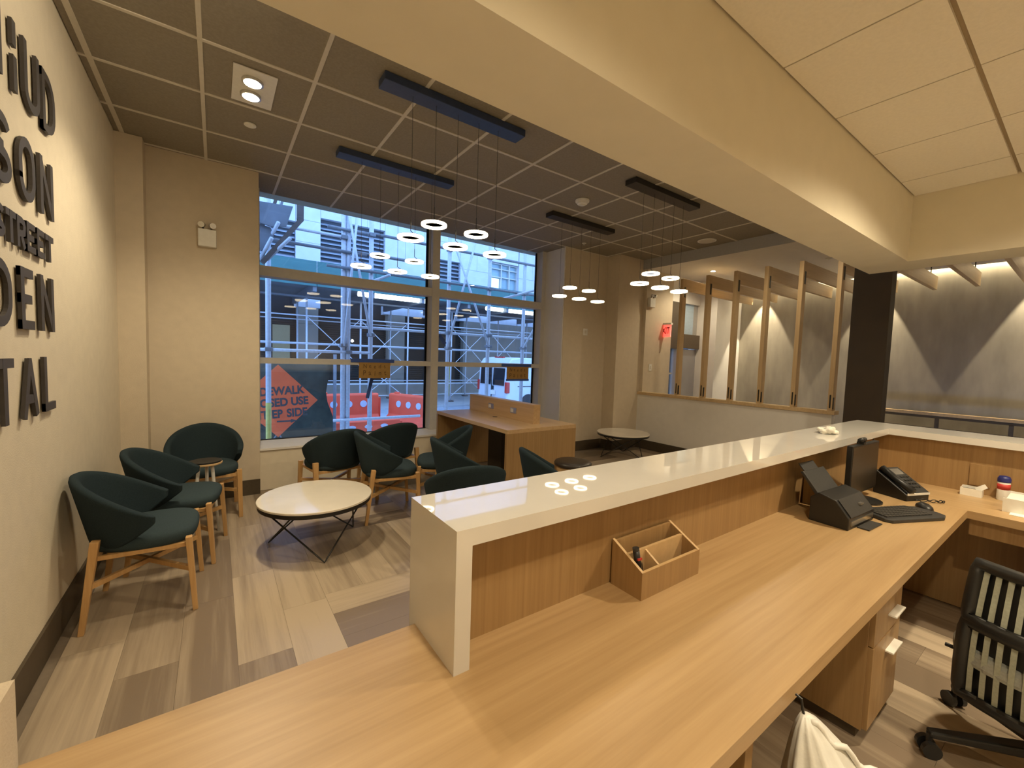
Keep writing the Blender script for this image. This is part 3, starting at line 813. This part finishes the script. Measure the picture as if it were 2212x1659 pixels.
lathe_thing('ceiling_speaker', 'large round white ceiling speaker near the grey bulkhead', 'speaker', (5.68, 3.348, CZ), [(.115,-.008),(.125,-.005),(.125,0)], M['white_plastic'], 'frame', ([(.105,-.0095),(.105,-.008)], 'grille', M['tee']))
lathe_thing('sprinkler_cover', 'round white cover in the low entry ceiling beside the posts', 'sprinkler', (7.27, 2.377, 3.075), [(.05,-.012),(.06,-.008),(.06,0)], M['white_plastic'], 'cover', ([(.02,-.018),(.025,-.012)], 'cap', M['white_plastic']))

# ---- emergency lights
def emergency(label, loc, rz):
    t = thing('emergency_light', label, 'emergency light', loc, rz)
    MB().box(-.07, .07, -.055, 0, -.08, .08).build('housing', M['white_plastic'], t, bevel=.006)
    for s_ in (-1, 1):
        MB().tube([(s_*.035,-.05,.115),(s_*.045,-.085,.108)], .026, 14).build('lamp_head', M['steel'], t)
        MB().tube([(s_*.03,-.03,.08),(s_*.035,-.05,.115)], .008, 8).build('bracket', M['plastic2'], t)
emergency('white emergency light with two lamp heads on the wall left of the window', (-.057, 4.95, 2.51), 0)
emergency('small white emergency light on the wall beside the exit sign', (6.16, 4.60, 2.52), 0)
# ---- wall plates
def plate(label, loc, rz, w=.075, h=.12):
    t = thing('wall_plate', label, 'wall plate', loc, rz)
    MB().box(-w/2, w/2, -.008, 0, -h/2, h/2).build('plate', M['white_plastic'], t, bevel=.002)
    MB().box(-w*.2, w*.2, -.012, -.008, -h*.22, h*.22).build('rocker', M['tee'], t)
plate('small white wall plate right of the window', (4.93, 4.92, 1.95), 0, .10, .11)
plate('small white call point beneath the exit sign', (6.24, 4.60, 1.40), 0)
plate('white thermostat on the entry wall behind the posts', (8.42, 4.25, 1.42), 0, .16, .14)

# ---- exit sign
ex = thing('exit_sign', 'red glowing EXIT sign near the entry', 'exit sign', (6.58, 4.58, 2.06), 0)
MB().box(-.012, .012, -.125, .125, -.105, .105).build('panel', M['exit_red'], ex)
MB().box(-.03, .03, -.14, .12, .105, .14).build('housing', M['white_plastic'], ex)
text_mesh('lettering', 'EXIT', .13, .001, M['letter'], ex, Matrix.Translation((-.0135, -.01, 0)) @ Matrix.Rotation(math.radians(-90), 4, 'Z') @ Matrix.Rotation(math.radians(90), 4, 'X'), thick=.002, scale=(.72, 1.25))

# ================================================================== PARTITION POSTS
PY = [3.925, 3.50, 3.085, 2.675, 2.265, 1.86]
ordn = ['first, farthest from the dark column', 'second from the far end', 'third from the far end', 'fourth from the far end', 'fifth from the far end', 'last, nearest the dark column']
for i, y in enumerate(PY):
    t = thing('screen_post', 'oak screen post with top arm on the half wall, ' + ordn[i], 'post', (6.07, y, .975), 0, 'oak screen posts')
    MB().box(-.05, .05, -.025, .025, 0, 1.845).build('post', M['post_oak'], t, bevel=.002)
    MB().box(.05, 2.24, -.022, .022, 1.665, 1.845).build('arm', M['arm_oak'], t, bevel=.002)
    MB().box(-.052, -.046, -.008, .008, .03, .19).build('bracket', M['black'], t)
    MB().box(-.01, .03, -.028, -.025, 1.56, 1.72).build('bracket', M['black'], t)
    MB().box(-.045, -.01, -.028, -.025, .02, .16).build('bracket', M['black'], t)
for i, y in enumerate((1.44, 1.03, .62, .21, -.2)):
    t = thing('oak_joist', 'oak joist under the soffit, ' + ['first', 'second', 'third', 'fourth', 'fifth'][i] + ' beyond the dark column', 'joist', (7.3, y, 2.64), 0, 'oak joists')
    MB().prism([(-1.0,.18),(1.01,.18),(1.01,0),(-.88,0),(-1.0,.08)], 'y', -.022, .022).build('timber', M['arm_oak'], t)
    for xx in (-.6, .7): MB().tube([(xx,0,.17),(xx,0,.435)], .006, 6).build('hanger_rod', M['black'], t)
# dark column
tag(MB().box(5.15, 5.30, 1.185, 1.475, 0, CZ).build('column', M['pillar'], bevel=.003), 'dark brown square column at the end of the counter', 'column')
# cove light
cv = thing('cove_light', 'warm light strip along the top of the far wall', 'cove light', (8.55, .8, 2.98))
MB().box(-.01, .03, -2.6, 3.3, 0, .03).build('strip', M['lamp_soft'], cv)
MB().box(-.06, -.05, -2.6, 3.3, -.02, .095).build('lip', M['white_paint'], cv)
# handrail
hr = thing('handrail', 'oak handrail on dark posts in front of the far wall', 'handrail', (8.2, .8, -.5))
MB().box(-.03, .03, -3.0, 1.2, 1.37, 1.415).build('rail', M['arm_oak'], hr, bevel=.004)
MB().box(-.02, .02, -3.0, 1.2, 1.335, 1.37).build('under_rail', M['base'], hr)
MB().box(-.02, .02, -3.0, 1.2, 1.16, 1.20).build('lower_rail', M['base'], hr)
for y in (1.15, .48, -.19, -.86, -1.5): MB().box(-.02, .02, y-.02, y+.02, 0, 1.34).build('post', M['base'], hr)
MB().box(.0, .012, -3.0, 1.2, .1, 1.16).build('infill_panel', M['pillar'], hr)
# entry door, header, transom and sidelight
dr = bpy.data.objects.new('door_1', None); COL.objects.link(dr); dr['kind'] = 'structure'
bx('door_leaf', mat('brushed_door_steel', (.50,.50,.52), .38, .08, 2, metal=.6), 7.18, 7.75, 4.64, 4.68, -.5, 1.76, parent=dr)
bx('door_frame', M['alu'], 7.02, 7.18, 4.60, 4.74, -.5, 2.62, parent=dr)
bx('door_header', mat('bronze_header', (.13,.095,.06), .5), 7.18, 7.75, 4.57, 4.74, 1.78, 2.04, parent=dr)
bx('door_header', mat('dark_header', (.10,.08,.06), .5), 6.81, 7.02, 4.60, 4.74, 1.76, 2.62, parent=dr)
bx('transom_panel', mat('pale_blue_panel', (.45,.58,.72), .5), 7.18, 7.56, 4.64, 4.68, 2.04, 2.62, parent=dr)
bx('transom_panel', M['band'], 7.56, 7.75, 4.64, 4.68, 2.04, 2.62, parent=dr)
sl_ = bpy.data.objects.new('window_2', None); COL.objects.link(sl_); sl_['kind'] = 'structure'
bx('pane', M['glass'], 6.83, 7.0, 4.68, 4.69, .55, 1.76, parent=sl_)
bx('glazing_bar', M['alu'], 6.83, 7.0, 4.67, 4.70, 1.28, 1.31, parent=sl_)

# ================================================================== WALL LETTERING
def letter_mesh(ch, w, h, t):
    S = []   # strokes: list of polylines in (u, v)
    a = t/2
    if ch == 'H': S = [[(a,0),(a,h)], [(w-a,0),(w-a,h*.50)], [(w-a,h*.64),(w-a,h)]]
    elif ch == 'U': S = [[(a,h),(a,w*.42)] + [(w/2-(w/2-a)*math.cos(x), w*.42-(w*.42-a)*math.sin(x)) for x in [PI*i/10 for i in range(1,10)]] + [(w-a,w*.42),(w-a,h)]]
    elif ch == 'D': S = [[(a,0),(a,h)], [(0,a),(w*.35,a)] + [(w*.35+(w*.65-a)*math.sin(x), w*.6-(w*.6-a)*math.cos(x)) for x in [PI/2*i/6 for i in range(1,7)]] + [(w*.35+(w*.65-a)*math.sin(x), (h-w*.6)-(w*.6-a)*math.cos(x)) for x in [PI/2+PI/2*i/6 for i in range(0,6)]] + [(w*.35,h-a),(0,h-a)]]
    elif ch == 'O':
        pts = [(w/2+(w/2-a)*math.cos(x), w*.55+(w*.55-a)*math.sin(x)) for x in [PI+PI*i/12 for i in range(13)]] + [(w/2+(w/2-a)*math.cos(x), h-w*.55+(w*.55-a)*math.sin(x)) for x in [PI*i/12 for i in range(13)]]
        S = [pts + [pts[0], pts[1]]]
    elif ch == 'S':
        pts = []
        for i in range(15):
            x = math.radians(20 + 250*i/14); pts.append((w/2+(w/2-a)*math.cos(x), h*.73+(h*.27-a)*math.sin(x)))
        for i in range(15):
            x = math.radians(90 - 250*i/14); pts.append((w/2+(w/2-a)*math.cos(x), h*.26+(h*.26-a)*math.sin(x)))
        S = [pts]
    elif ch == 'N': S = [[(a,0),(a,h)], [(w-a,0),(w-a,h)], [(a,h-a*.5),(w-a,a*.5)]]
    elif ch == 'E': S = [[(a,0),(a,h)], [(0,a),(w,a)], [(0,h-a),(w,h-a)], [(0,h/2),(w*.88,h/2)]]
    elif ch == 'T': S = [[(w/2,0),(w/2,h)], [(0,h-a),(w,h-a)]]
    elif ch == 'R': S = [[(a,0),(a,h)], [(0,h-a),(w*.55,h-a),(w-a*1.3,h-a*1.6),(w-a,h*.74),(w-a*1.3,h*.52),(w*.55,h*.45),(a,h*.45)], [(w*.5,h*.45),(w-a,0)]]
    elif ch == 'A': S = [[(a,0),(w/2,h-a*.4)], [(w-a,0),(w/2,h-a*.4)], [(w*.24,h*.30),(w*.76,h*.30)]]
    elif ch == 'L': S = [[(a,0),(a,h)], [(0,a),(w,a)]]
    mb = MB(); D = .013
    for si, pl in enumerate(S):
        D = .013 - .0007*si
        pl = [Vector(p) for p in pl]; n = len(pl); L = []; R_ = []
        for i, p in enumerate(pl):
            d0 = (pl[i]-pl[i-1]).normalized() if i > 0 else None
            d1 = (pl[i+1]-pl[i]).normalized() if i < n-1 else None
            d = ((d0 or d1) + (d1 or d0)); d = d.normalized() if d.length > 1e-6 else (d0 or d1)
            nn = Vector((-d.y, d.x)); k = 1.0
            if d0 and d1: k = 1/max(.5, nn.dot(Vector((-d1.y, d1.x))))
            L.append(p+nn*t/2*k); R_.append(p-nn*t/2*k)
        vs = []; fs = []
        for xx in (-.0003*si, D):
            for i in range(n): vs.append((xx, L[i].x, L[i].y)); vs.append((xx, R_[i].x, R_[i].y))
        for i in range(n-1):
            b = 2*i; T2 = 2*n
            fs += [(b,b+2,b+3,b+1), (T2+b,T2+b+1,T2+b+3,T2+b+2), (b,T2+b,T2+b+2,b+2), (b+1,b+3,T2+b+3,T2+b+1)]
        fs += [(0,1,2*n+1,2*n), (2*n-2,4*n-2,4*n-1,2*n-1)]
        mb.add(vs, fs)
    return mb
ROWS = [('top row', 2.487, 2.765, [('H',2.44,2.63),('U',2.71,2.90),('D',2.94,3.13)], .038),
        ('second row', 2.08, 2.345, [('S',2.35,2.53),('O',2.61,2.80),('N',2.866,3.057)], .038),
        ('small third row', 1.87, 1.995, [('S',2.35,2.44),('T',2.455,2.555),('R',2.563,2.66),('E',2.672,2.777),('E',2.797,2.897),('T',2.912,3.03)], .027),
        ('fourth row', 1.535, 1.792, [('D',2.31,2.488),('E',2.581,2.731),('N',2.82,3.01)], .038),
        ('bottom row', 1.16, 1.415, [('T',2.30,2.477),('A',2.56,2.748),('L',2.83,2.985)], .037)]
posn = {6: ['first', 'second', 'third', 'first E', 'second E', 'last'], 3: ['first', 'middle', 'last']}
for row, z0, z1, ls, t in ROWS:
    for i, (c, y0, y1) in enumerate(ls):
        o = letter_mesh(c, y1-y0, z1-z0, t).build('wall_letter', M['letter'])
        o.location = (-.662, y0, z0)
        tag(o, 'dark grey raised letter %s, %s in the %s of the wall sign' % (c, posn[len(ls)][i], row), 'letter', 'raised letters on the left wall')

# ================================================================== NOTES ON THE WINDOW
def note(label, x0, x1, z0, z1, y, tape2):
    t = thing('cardboard_note', label, 'note', ((x0+x1)/2, y, (z0+z1)/2))
    w, h = x1-x0, z1-z0
    MB().box(-w/2, w/2, -.0015, .0015, -h/2, h/2).build('card', M['card'], t)
    MB().box(-w/2-.10, w/2+.05, -.003, -.0016, h/2-.015, h/2+.030).build('tape', M['tape'], t)
    if tape2: MB().box(-w/2-.01, w/2+.01, -.003, -.0016, -h/2-.02, -h/2+.012).build('tape', M['tape'], t)
    rot = Matrix.Rotation(math.radians(90), 4, 'X')
    for word, sz, zz, adv in (('Needs', h*.34, h*.20, w*.155), ('Paint', h*.42, -h*.20, w*.165)):
        for q, ch in enumerate(word):
            text_mesh('letter', ch, sz, .0004, M['ink'], t, Matrix.Translation(((q-2)*adv, -.0022, zz + h*.02*math.sin(q*2.1))) @ rot @ Matrix.Rotation(.10*math.sin(q*1.7), 4, 'Z'), scale=(.85, 1.0))
    return t
nt_ = note('cardboard note reading Needs Paint taped to the left of the mullion', 1.46, 1.86, 1.17, 1.385, WY-.004, False)
note('smaller cardboard note with tape above and below right of the mullion', 3.71, 4.14, 1.145, 1.365, WY-.004, True)
tp_ = tag(MB().bar((1.675, WY+.145, 1.19), (1.61, WY+.145, .90), .045, .001, up=(0,1,0)).build('tape_strip', M['tape']), 'blue tape strip hanging on the glass below the larger note', 'tape')
tp2 = tag(MB().bar((2.62, WY+.145, 1.79), (2.72, WY+.145, 1.66), .04, .001, up=(0,1,0)).build('tape_strip', M['tape']), 'blue tape strip on the glass right of the mullion', 'tape')

# ================================================================== STREET
GZ = -.5
struct('street_roadway', M['asphalt'], -12, 40, 9.2, 15.2, GZ-.2, GZ-.06)
struct('street_sidewalk', M['concrete'], -12, 40, 5.7, 9.2, GZ-.2, GZ)
struct('street_sidewalk_far', M['concrete'], -12, 40, 15.2, 20.0, GZ-.2, GZ)
# near pipe scaffold
nsc = thing('pipe_scaffold', 'galvanised pipe scaffold standing just outside the window', 'scaffold', (3, 7, GZ))
def np_(o): o.parent = nsc; o.matrix_parent_inverse = Matrix.Translation((-3, -7, -GZ)); return o
SY = 7.0
for x in (.62, 1.65, 1.725, 2.08, 3.49, 4.36, 5.21, 6.6):
    np_(MB().tube([(x,SY,GZ+.01),(x,SY,5.4)], .036, 14).build('post', M['galv'], smooth=True))
    np_(MB().box(x-.08, x+.08, SY-.08, SY+.08, GZ, GZ+.012).build('foot_plate', M['galv_dark']))
np_(MB().tube([(.62,SY,GZ+.02),(.62,SY,.72)], .0375, 14).build('painted_band', M['galv_y'], smooth=True))
HP = [(.3,1.69,3.28,-.05,'galv'),(.3,1.99,3.06,-.05,'galv_dark'),(1.40,2.02,3.395,-.06,'galv_dark'),(2.10,6.6,3.415,-.06,'galv_dark'),
      (1.39,6.6,2.81,-.06,'galv_dark'),(1.81,2.86,3.08,-.05,'galv_dark'),(.3,2.05,1.495,-.055,'galv'),(1.72,6.6,1.91,.055,'galv'),(1.5,2.95,.41,-.05,'galv')]
for x0, x1, z, dy, m_ in HP:
    np_(MB().tube([(x0,SY+dy,z),(x1,SY+dy,z)], .024, 10).build('horizontal_pipe', M[m_], smooth=True))
for a, b in (((1.86,3.95),(1.65,1.59)), ((1.65,3.95),(2.06,1.77)), ((4.08,4.0),(3.44,1.62)), ((3.60,3.40),(4.34,1.69)), ((5.85,2.75),(5.17,1.70))):
    np_(MB().tube([(a[0],SY-.075,a[1]),(b[0],SY-.075,b[1])], .021, 10).build('diagonal_brace', M['galv'], smooth=True))
for (x0,z0),(x1,z1) in (((5.25,2.87),(4.6,2.62)), ((2.27,2.74),(1.95,2.60))):
    np_(MB().tube([(x0,SY-.35,z0),(x1,SY+.35,z1)], .024, 10).build('short_pipe', M['galv'], smooth=True))
for x, z in ((.62,1.5),(1.65,1.6),(2.08,1.79),(1.65,3.28),(2.08,3.4),(3.49,1.63),(4.36,1.7),(5.21,1.70),(1.725,1.495),(3.49,1.91),(4.36,1.91),(3.49,3.415),(4.36,3.415),(5.21,2.81),(4.36,2.81)):
    np_(MB().box(x-.05, x+.05, SY-.085, SY+.04, z-.03, z+.03).build('clamp', M['galv_dark'], bevel=.008))
# steel beam and sheets at the top left of the view
jk = thing('scaffold_platform', 'dark sheet metal platform end with brown steel channel, upper left outside', 'platform', (.7, 6.6, 2.6))
def jp(o): o.parent = jk; o.matrix_parent_inverse = Matrix.Translation((-.7, -6.6, -2.6)); return o
jp(MB().prism([(.30,3.43),(.88,3.46),(.80,3.18),(.62,3.14),(.30,3.20)], 'y', 6.55, 6.58).build('sheet', M['sheet']))
jp(MB().prism([(.30,3.20),(.62,3.14),(.66,2.98),(.46,2.78),(.30,2.78)], 'y', 6.62, 6.66).build('sheet', M['sheet']))
jp(MB().prism([(.94,4.0),(1.03,4.0),(1.02,3.31),(.94,3.32)], 'y', 6.60, 6.68).build('steel_channel', M['rust']))
jp(MB().bar((1.00,6.64,3.34), (.52,6.64,2.66), .09, .06).build('steel_channel', M['rust']))
jp(MB().bar((.66,6.6,3.45), (.80,6.6,4.0), .045, .04).build('strut', M['rust']))
jp(MB().bar((.74,6.62,3.45), (.88,6.62,4.0), .03, .03).build('strut', M['galv_dark']))
for (a, b) in (((.70,3.20),(.60,2.98)), ((.84,3.02),(.58,2.72)), ((.62,2.98),(.50,2.72))):
    jp(MB().tube([(a[0],6.5,a[1]),(b[0],6.72,b[1])], .024, 10).build('pipe', M['galv'], smooth=True))

# far sidewalk shed
fsd = thing('sidewalk_shed', 'sidewalk shed with teal parapet on braced pipe legs across the street', 'sidewalk shed', (7, 16.5, GZ))
def fp(o): o.parent = fsd; o.matrix_parent_inverse = Matrix.Translation((-7, -16.5, -GZ)); return o
FY = 16.5
fx = [-.9, 1.0, 2.65, 4.53, 6.42, 8.40, 10.3, 12.2, 14.1, 16.0]
for x in fx:
    for yy in (FY, 18.6):
        fp(MB().tube([(x,yy,GZ),(x,yy,3.45)], .034, 8).build('leg', M['galv'], smooth=True))
        fp(MB().box(x-.12, x+.12, yy-.12, yy+.12, GZ, GZ+.05).build('foot_block', M['rust']))
for z in (2.77, 1.80, .31):
    fp(MB().tube([(-1.5,FY-.03,z),(16.5,FY-.03,z)], .024, 8).build('rail', M['galv'], smooth=True))
    fp(MB().tube([(-1.5,18.57,z),(16.5,18.57,z)], .022, 8).build('rail', M['galv'], smooth=True))
for i, x in enumerate(fx[:-1]):
    x2 = fx[i+1]
    if i in (0, 2, 3, 5, 6, 8):
        for z0, z1 in ((1.0, 2.77), (-.3, 1.2)):
            if z0 < 0 and i not in (3, 5): continue
            fp(MB().tube([(x,FY+.03,z0),(x2,FY+.03,z1)], .015, 6).build('cross_brace', M['galv']))
            fp(MB().tube([(x,FY+.05,z1),(x2,FY+.05,z0)], .015, 6).build('cross_brace', M['galv']))
fp(MB().box(-3, 20, 14.95, 19.6, 3.72, 3.86).build('deck', M['deck']))
for k in range(12): fp(MB().box(-3+1.9*k+.01, -3+1.9*(k+1)-.01, 14.92, 14.96, 3.62, 4.42).build('parapet_panel', M['teal']))
for x in fx: fp(MB().box(x-.06, x+.06, 15.0, 19.5, 3.46, 3.72).build('deck_beam', M['galv_dark']))
fp(MB().box(-3, 20, FY-.05, FY+.05, 3.40, 3.46).build('header_beam', M['galv_dark']))
for i, (x0, x1) in enumerate(((4.1, 6.7), (9.4, 12.1))):
    t = thing('fluorescent_tube', 'fluorescent tube under the teal shed deck, ' + ('left of the mullion' if i == 0 else 'right of the mullion'), 'street light', ((x0+x1)/2, 15.3, 3.68))
    L_ = (x1-x0)/2
    MB().tube([(-L_,0,-.10),(L_,0,-.10)], .085, 10).build('tube', M['tube'], t)
    MB().box(-L_, L_, -.05, .05, 0, .04).build('bracket', M['galv'], t)
    l = bpy.data.lights.new('tube_glow', 'AREA'); l.energy = 45; l.shape = 'RECTANGLE'; l.size = x1-x0; l.size_y = .1; l.color = (.85, 1, .95)
    lo = bpy.data.objects.new('tube_glow', l); COL.objects.link(lo); lo.location = ((x0+x1)/2, 15.3, 3.53)
t = thing('bulb_lamp', 'small bright bulb in the dark opening across the street', 'street light', (5.02, 19.6, 2.05))
MB().lathe([(.01,-.07),(.055,-.04),(.06,0),(.03,.06)], 14).build('bulb', M['street_lamp'], t, smooth=True)
MB().tube([(0,0,.05),(0,.35,.12)], .015, 6).build('bracket', M['galv_dark'], t)

# stone building across the street
bd = thing('stone_building', 'pale stone building across the street with dark louvred windows', 'building', (7, 20.4, GZ))
def bp2(o): o.parent = bd; o.matrix_parent_inverse = Matrix.Translation((-7, -20.4, -GZ)); return o
bp2(MB().box(-12, 40, 20.5, 21.0, GZ, 14).build('core_wall', M['dark']))
# upper stone courses as separate blocks around the louvres
LV = [(.2, 2.78, 4.2, 6.95), (3.76, 6.58, 4.2, 7.30), (9.0, 10.62, 4.2, 6.45)]
WN = (12.4, 14.45, 4.9, 6.85)
def upper(x0, x1, z0, z1):
    # stone blocks with open joints
    z = z0; r_ = 0
    while z < z1-.05:
        zz = min(z+.92, z1); x = x0 - (1.0 if r_ % 2 else 0)
        while x < x1:
            a, b = max(x, x0), min(x+2.0, x1)
            if b-a > .06: bp2(MB().box(a+.006, b-.006, 20.0, 20.5, z+.006, zz-.006).build('stone_block', M['limestone']))
            x += 2.0
        z = zz; r_ += 1
upper(-2, .2, 3.4, 11); upper(.2, 2.78, 6.95, 11); upper(2.78, 3.76, 3.4, 11); upper(3.76, 6.58, 7.30, 11)
upper(6.58, 9.0, 3.4, 11); upper(9.0, 10.62, 6.45, 11); upper(10.62, 12.4, 3.4, 11); upper(12.4, 14.45, 6.85, 11); upper(14.45, 20, 3.4, 11); upper(12.4, 14.45, 3.4, 4.9)
for x0, x1, z0, z1 in LV:
    lv = bp2(MB().box(x0, x1, 20.25, 20.3, z0, z1).build('louver_window', M['louver']))
    s_ = MB(); z = z0+.05
    while z < z1-.1:
        s_.add([(x0+.02,20.10,z),(x1-.02,20.10,z),(x1-.02,20.24,z+.09),(x0+.02,20.24,z+.09),(x0+.02,20.10,z+.025),(x1-.02,20.10,z+.025),(x1-.02,20.24,z+.115),(x0+.02,20.24,z+.115)],
               [(0,1,2,3),(4,7,6,5),(0,4,5,1),(1,5,6,2),(2,6,7,3),(3,7,4,0)]); z += .20
    so = s_.build('slats', M['louver_slat']); so.parent = lv
x0, x1, z0, z1 = WN
wn = bp2(MB().box(x0, x1, 20.3, 20.35, z0, z1).build('office_window', mat('pale_window', (.30,.42,.46), .08, .1, 1.2)))
for xx in (x0, x0+.9, x0+1.45, x1-.06): MB().box(xx, xx+.06, 20.15, 20.3, z0, z1).build('frame', M['alu']).parent = wn
for zz in (z0, z0+1.15, z1-.35, z1-.06): MB().box(x0, x1, 20.16, 20.3, zz, zz+.05).build('frame', M['alu']).parent = wn
lw = emit('lit_window', (.75, 1.0, .95), 1.1)
MB().box(x0+.12, x0+.85, 20.27, 20.29, z0+.55, z0+1.1).build('lit_pane', lw).parent = wn
# ground floor piers and openings
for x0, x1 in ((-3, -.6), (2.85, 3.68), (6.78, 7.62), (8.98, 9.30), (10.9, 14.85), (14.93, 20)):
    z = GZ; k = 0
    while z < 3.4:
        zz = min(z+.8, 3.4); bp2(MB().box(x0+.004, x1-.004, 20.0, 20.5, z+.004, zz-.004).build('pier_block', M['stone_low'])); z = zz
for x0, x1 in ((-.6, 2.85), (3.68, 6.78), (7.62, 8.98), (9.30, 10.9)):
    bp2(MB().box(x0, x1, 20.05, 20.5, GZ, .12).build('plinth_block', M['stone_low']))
    sh = MB(); z = .12
    while z < 3.0: sh.box(x0, x1, 20.32, 20.36, z, z+.085); z += .10
    bp2(sh.build('roller_shutter', M['shutter']))
bp2(MB().box(1.95, 2.6, 20.25, 20.31, .6, 2.6).build('tan_doorway', mat('tan_door', (.42,.32,.17), .8)))  # plain tan panel in the shutter opening
yl = tag(MB().tube([(9.6,19.0,GZ),(9.6,19.0,1.0)], .09, 14).build('bollard', M['galv_y'], smooth=True), 'yellow bollard on the far sidewalk behind the van', 'bollard')

# sidewalk closed sign with netting behind
sg = thing('road_work_sign', 'orange diamond SIDEWALK CLOSED sign outside the left pane', 'sign', (.85, 8.0, .635))
D_ = .615
MB().prism([(0,-D_),(D_,0),(0,D_),(-D_,0)], 'y', -.006, .006).build('panel', M['orange'], sg)
rot = Matrix.Rotation(math.radians(90), 4, 'X')
for i, (tx, zz) in enumerate((('SIDEWALK', .165), ('CLOSED USE', -.03), ('OTHER SIDE', -.225))):
    text_mesh('lettering', tx, .19, .001, M['letter'], sg, Matrix.Translation((0, -.008, zz)) @ rot @ Matrix.Rotation(.06, 4, 'Z'), thick=.007, scale=(.86, 1.0))
MB().box(-.02, .19, -.009, -.006, -.36, -.335).prism([(.19,-.38),(.29,-.345),(.19,-.315)], 'y', -.009, -.006).build('arrow', M['letter'], sg)
MB().tube([(0,.02,-.6),(0,.02,.6)], .012, 8).build('stand_mast', M['galv_dark'], sg)
for s_ in (-1, 1): MB().tube([(0,.02,-.55),(s_*.35,.25,GZ-.635)], .012, 8).build('stand_leg', M['galv_dark'], sg)
MB().bar((-D_,.015,0), (D_,.015,0), .02, .01).build('stand_spreader', M['galv_dark'], sg)
nv = []; nf = []; NX, NZ = 14, 10
for j in range(NZ):
    for i in range(NX):
        u, v = i/(NX-1), j/(NZ-1)
        edge = .10*math.sin(v*7)*u
        nv.append((-.6 + 2.42*u + edge, 8.6 + .05*math.sin(u*14+v*3), -.45 + 1.75*v))
for j in range(NZ-1):
    for i in range(NX-1): nf.append((j*NX+i, j*NX+i+1, (j+1)*NX+i+1, (j+1)*NX+i))
no = tag(MB().add(nv, nf).build('green_netting', M['net'], smooth=True), 'dark green netting sheet behind the orange diamond sign', 'netting')
sm_ = no.modifiers.new('solid', 'SOLIDIFY'); sm_.thickness = .01
npo = tag(MB().tube([(1.86,8.5,GZ),(1.86,8.5,1.45)], .03, 10).build('net_post', M['galv_dark'], smooth=True), 'dark post at the edge of the green netting', 'post')

# water filled barriers
def barrier(label, x, y, rz, hs=1.0):
    t = thing('water_barrier', label, 'barrier', (x, y, GZ), math.radians(rz), 'orange water filled barriers'); t.scale = (1, 1, hs)
    prof = [(-.30,0),(.30,0),(.30,.18),(.24,.30),(.12,.42),(.10,.92),(.07,.96),(-.07,.96),(-.10,.92),(-.12,.42),(-.24,.30),(-.30,.18)]
    MB().prism(prof, 'x', -.75, .75).build('body', M['barrier'], t, bevel=.015)
    for xx in (-.36, 0, .36):
        MB().tube([(xx,-.122,.70),(xx,-.098,.70)], .085, 18).build('recess', mat('pale_recess_%d' % random.randrange(9999), (.45,.55,.70), .6), t)
    for xx in (-.55, .55): MB().box(xx-.06, xx+.06, -.05, .05, .96, 1.0).build('lug', M['barrier'], t, bevel=.01)
    MB().box(.75, .82, -.06, .06, .3, .85).build('hinge', M['barrier'], t, bevel=.01)
    MB().box(-.6, .6, -.245, -.235, .19, .26).build('fork_slot', M['barrier'], t)
barrier('orange plastic water barrier at the back of the trio, facing the window', 2.72, 11.0, 0)
barrier('orange plastic water barrier at the right of the trio, turned end-on', 4.12, 10.25, -68)
barrier('orange plastic water barrier lowest in front of the other two', 2.75, 9.45, 3, .52)

# van
vn = thing('van', 'white cargo van parked across the street, rear doors facing left', 'van', (8.5, 12.3, GZ))
prof = [(0,.35),(0.02,.9),(.06,1.75),(.22,1.98),(.6,2.02),(4.2,2.0),(4.7,1.75),(5.3,1.15),(6.0,.95),(6.1,.40)]
MB().prism(prof, 'y', 0, 2.0).build('body', M['van'], vn, bevel=.05)
for y0, y1 in ((.18, .92), (1.08, 1.82)): MB().prism([(-.004,.98),(.006,1.0),(.05,1.62),(.03,1.62)], 'y', y0, y1).build('rear_window', M['van_glass'], vn)
MB().box(-.015, .0, .985, 1.015, .40, 1.75).build('door_gap', M['dark'], vn)
for y0 in (-.02, 1.90): MB().box(-.02, .14, y0, y0+.12, .72, 1.12).build('tail_light', M['tail'], vn, bevel=.02)
MB().box(-.10, .1, .0, 2.0, .28, .46).build('bumper', M['plastic2'], vn, bevel=.02)
MB().box(-.03, -.0, .72, 1.02, .62, .78).build('number_plate', M['white_plastic'], vn)
MB().box(-.02, 0, .86, .93, .80, .95).build('door_handle', M['van_glass'], vn)
MB().box(.3, .38, .7, 1.3, 2.0, 2.04).build('brake_light', M['tail'], vn)
for x in (1.0, 4.9):
    for y in (-.02, 1.80):
        MB().tube([(x,y,.34),(x,y+.22,.34)], .34, 24).build('wheel', M['plastic'], vn)
MB().box(.5, 4.0, -.015, 0, .95, .98).build('side_moulding', M['plastic2'], vn)
MB().box(.35, 2.2, -.006, 0, 1.05, 1.7).build('side_panel', M['van'], vn)
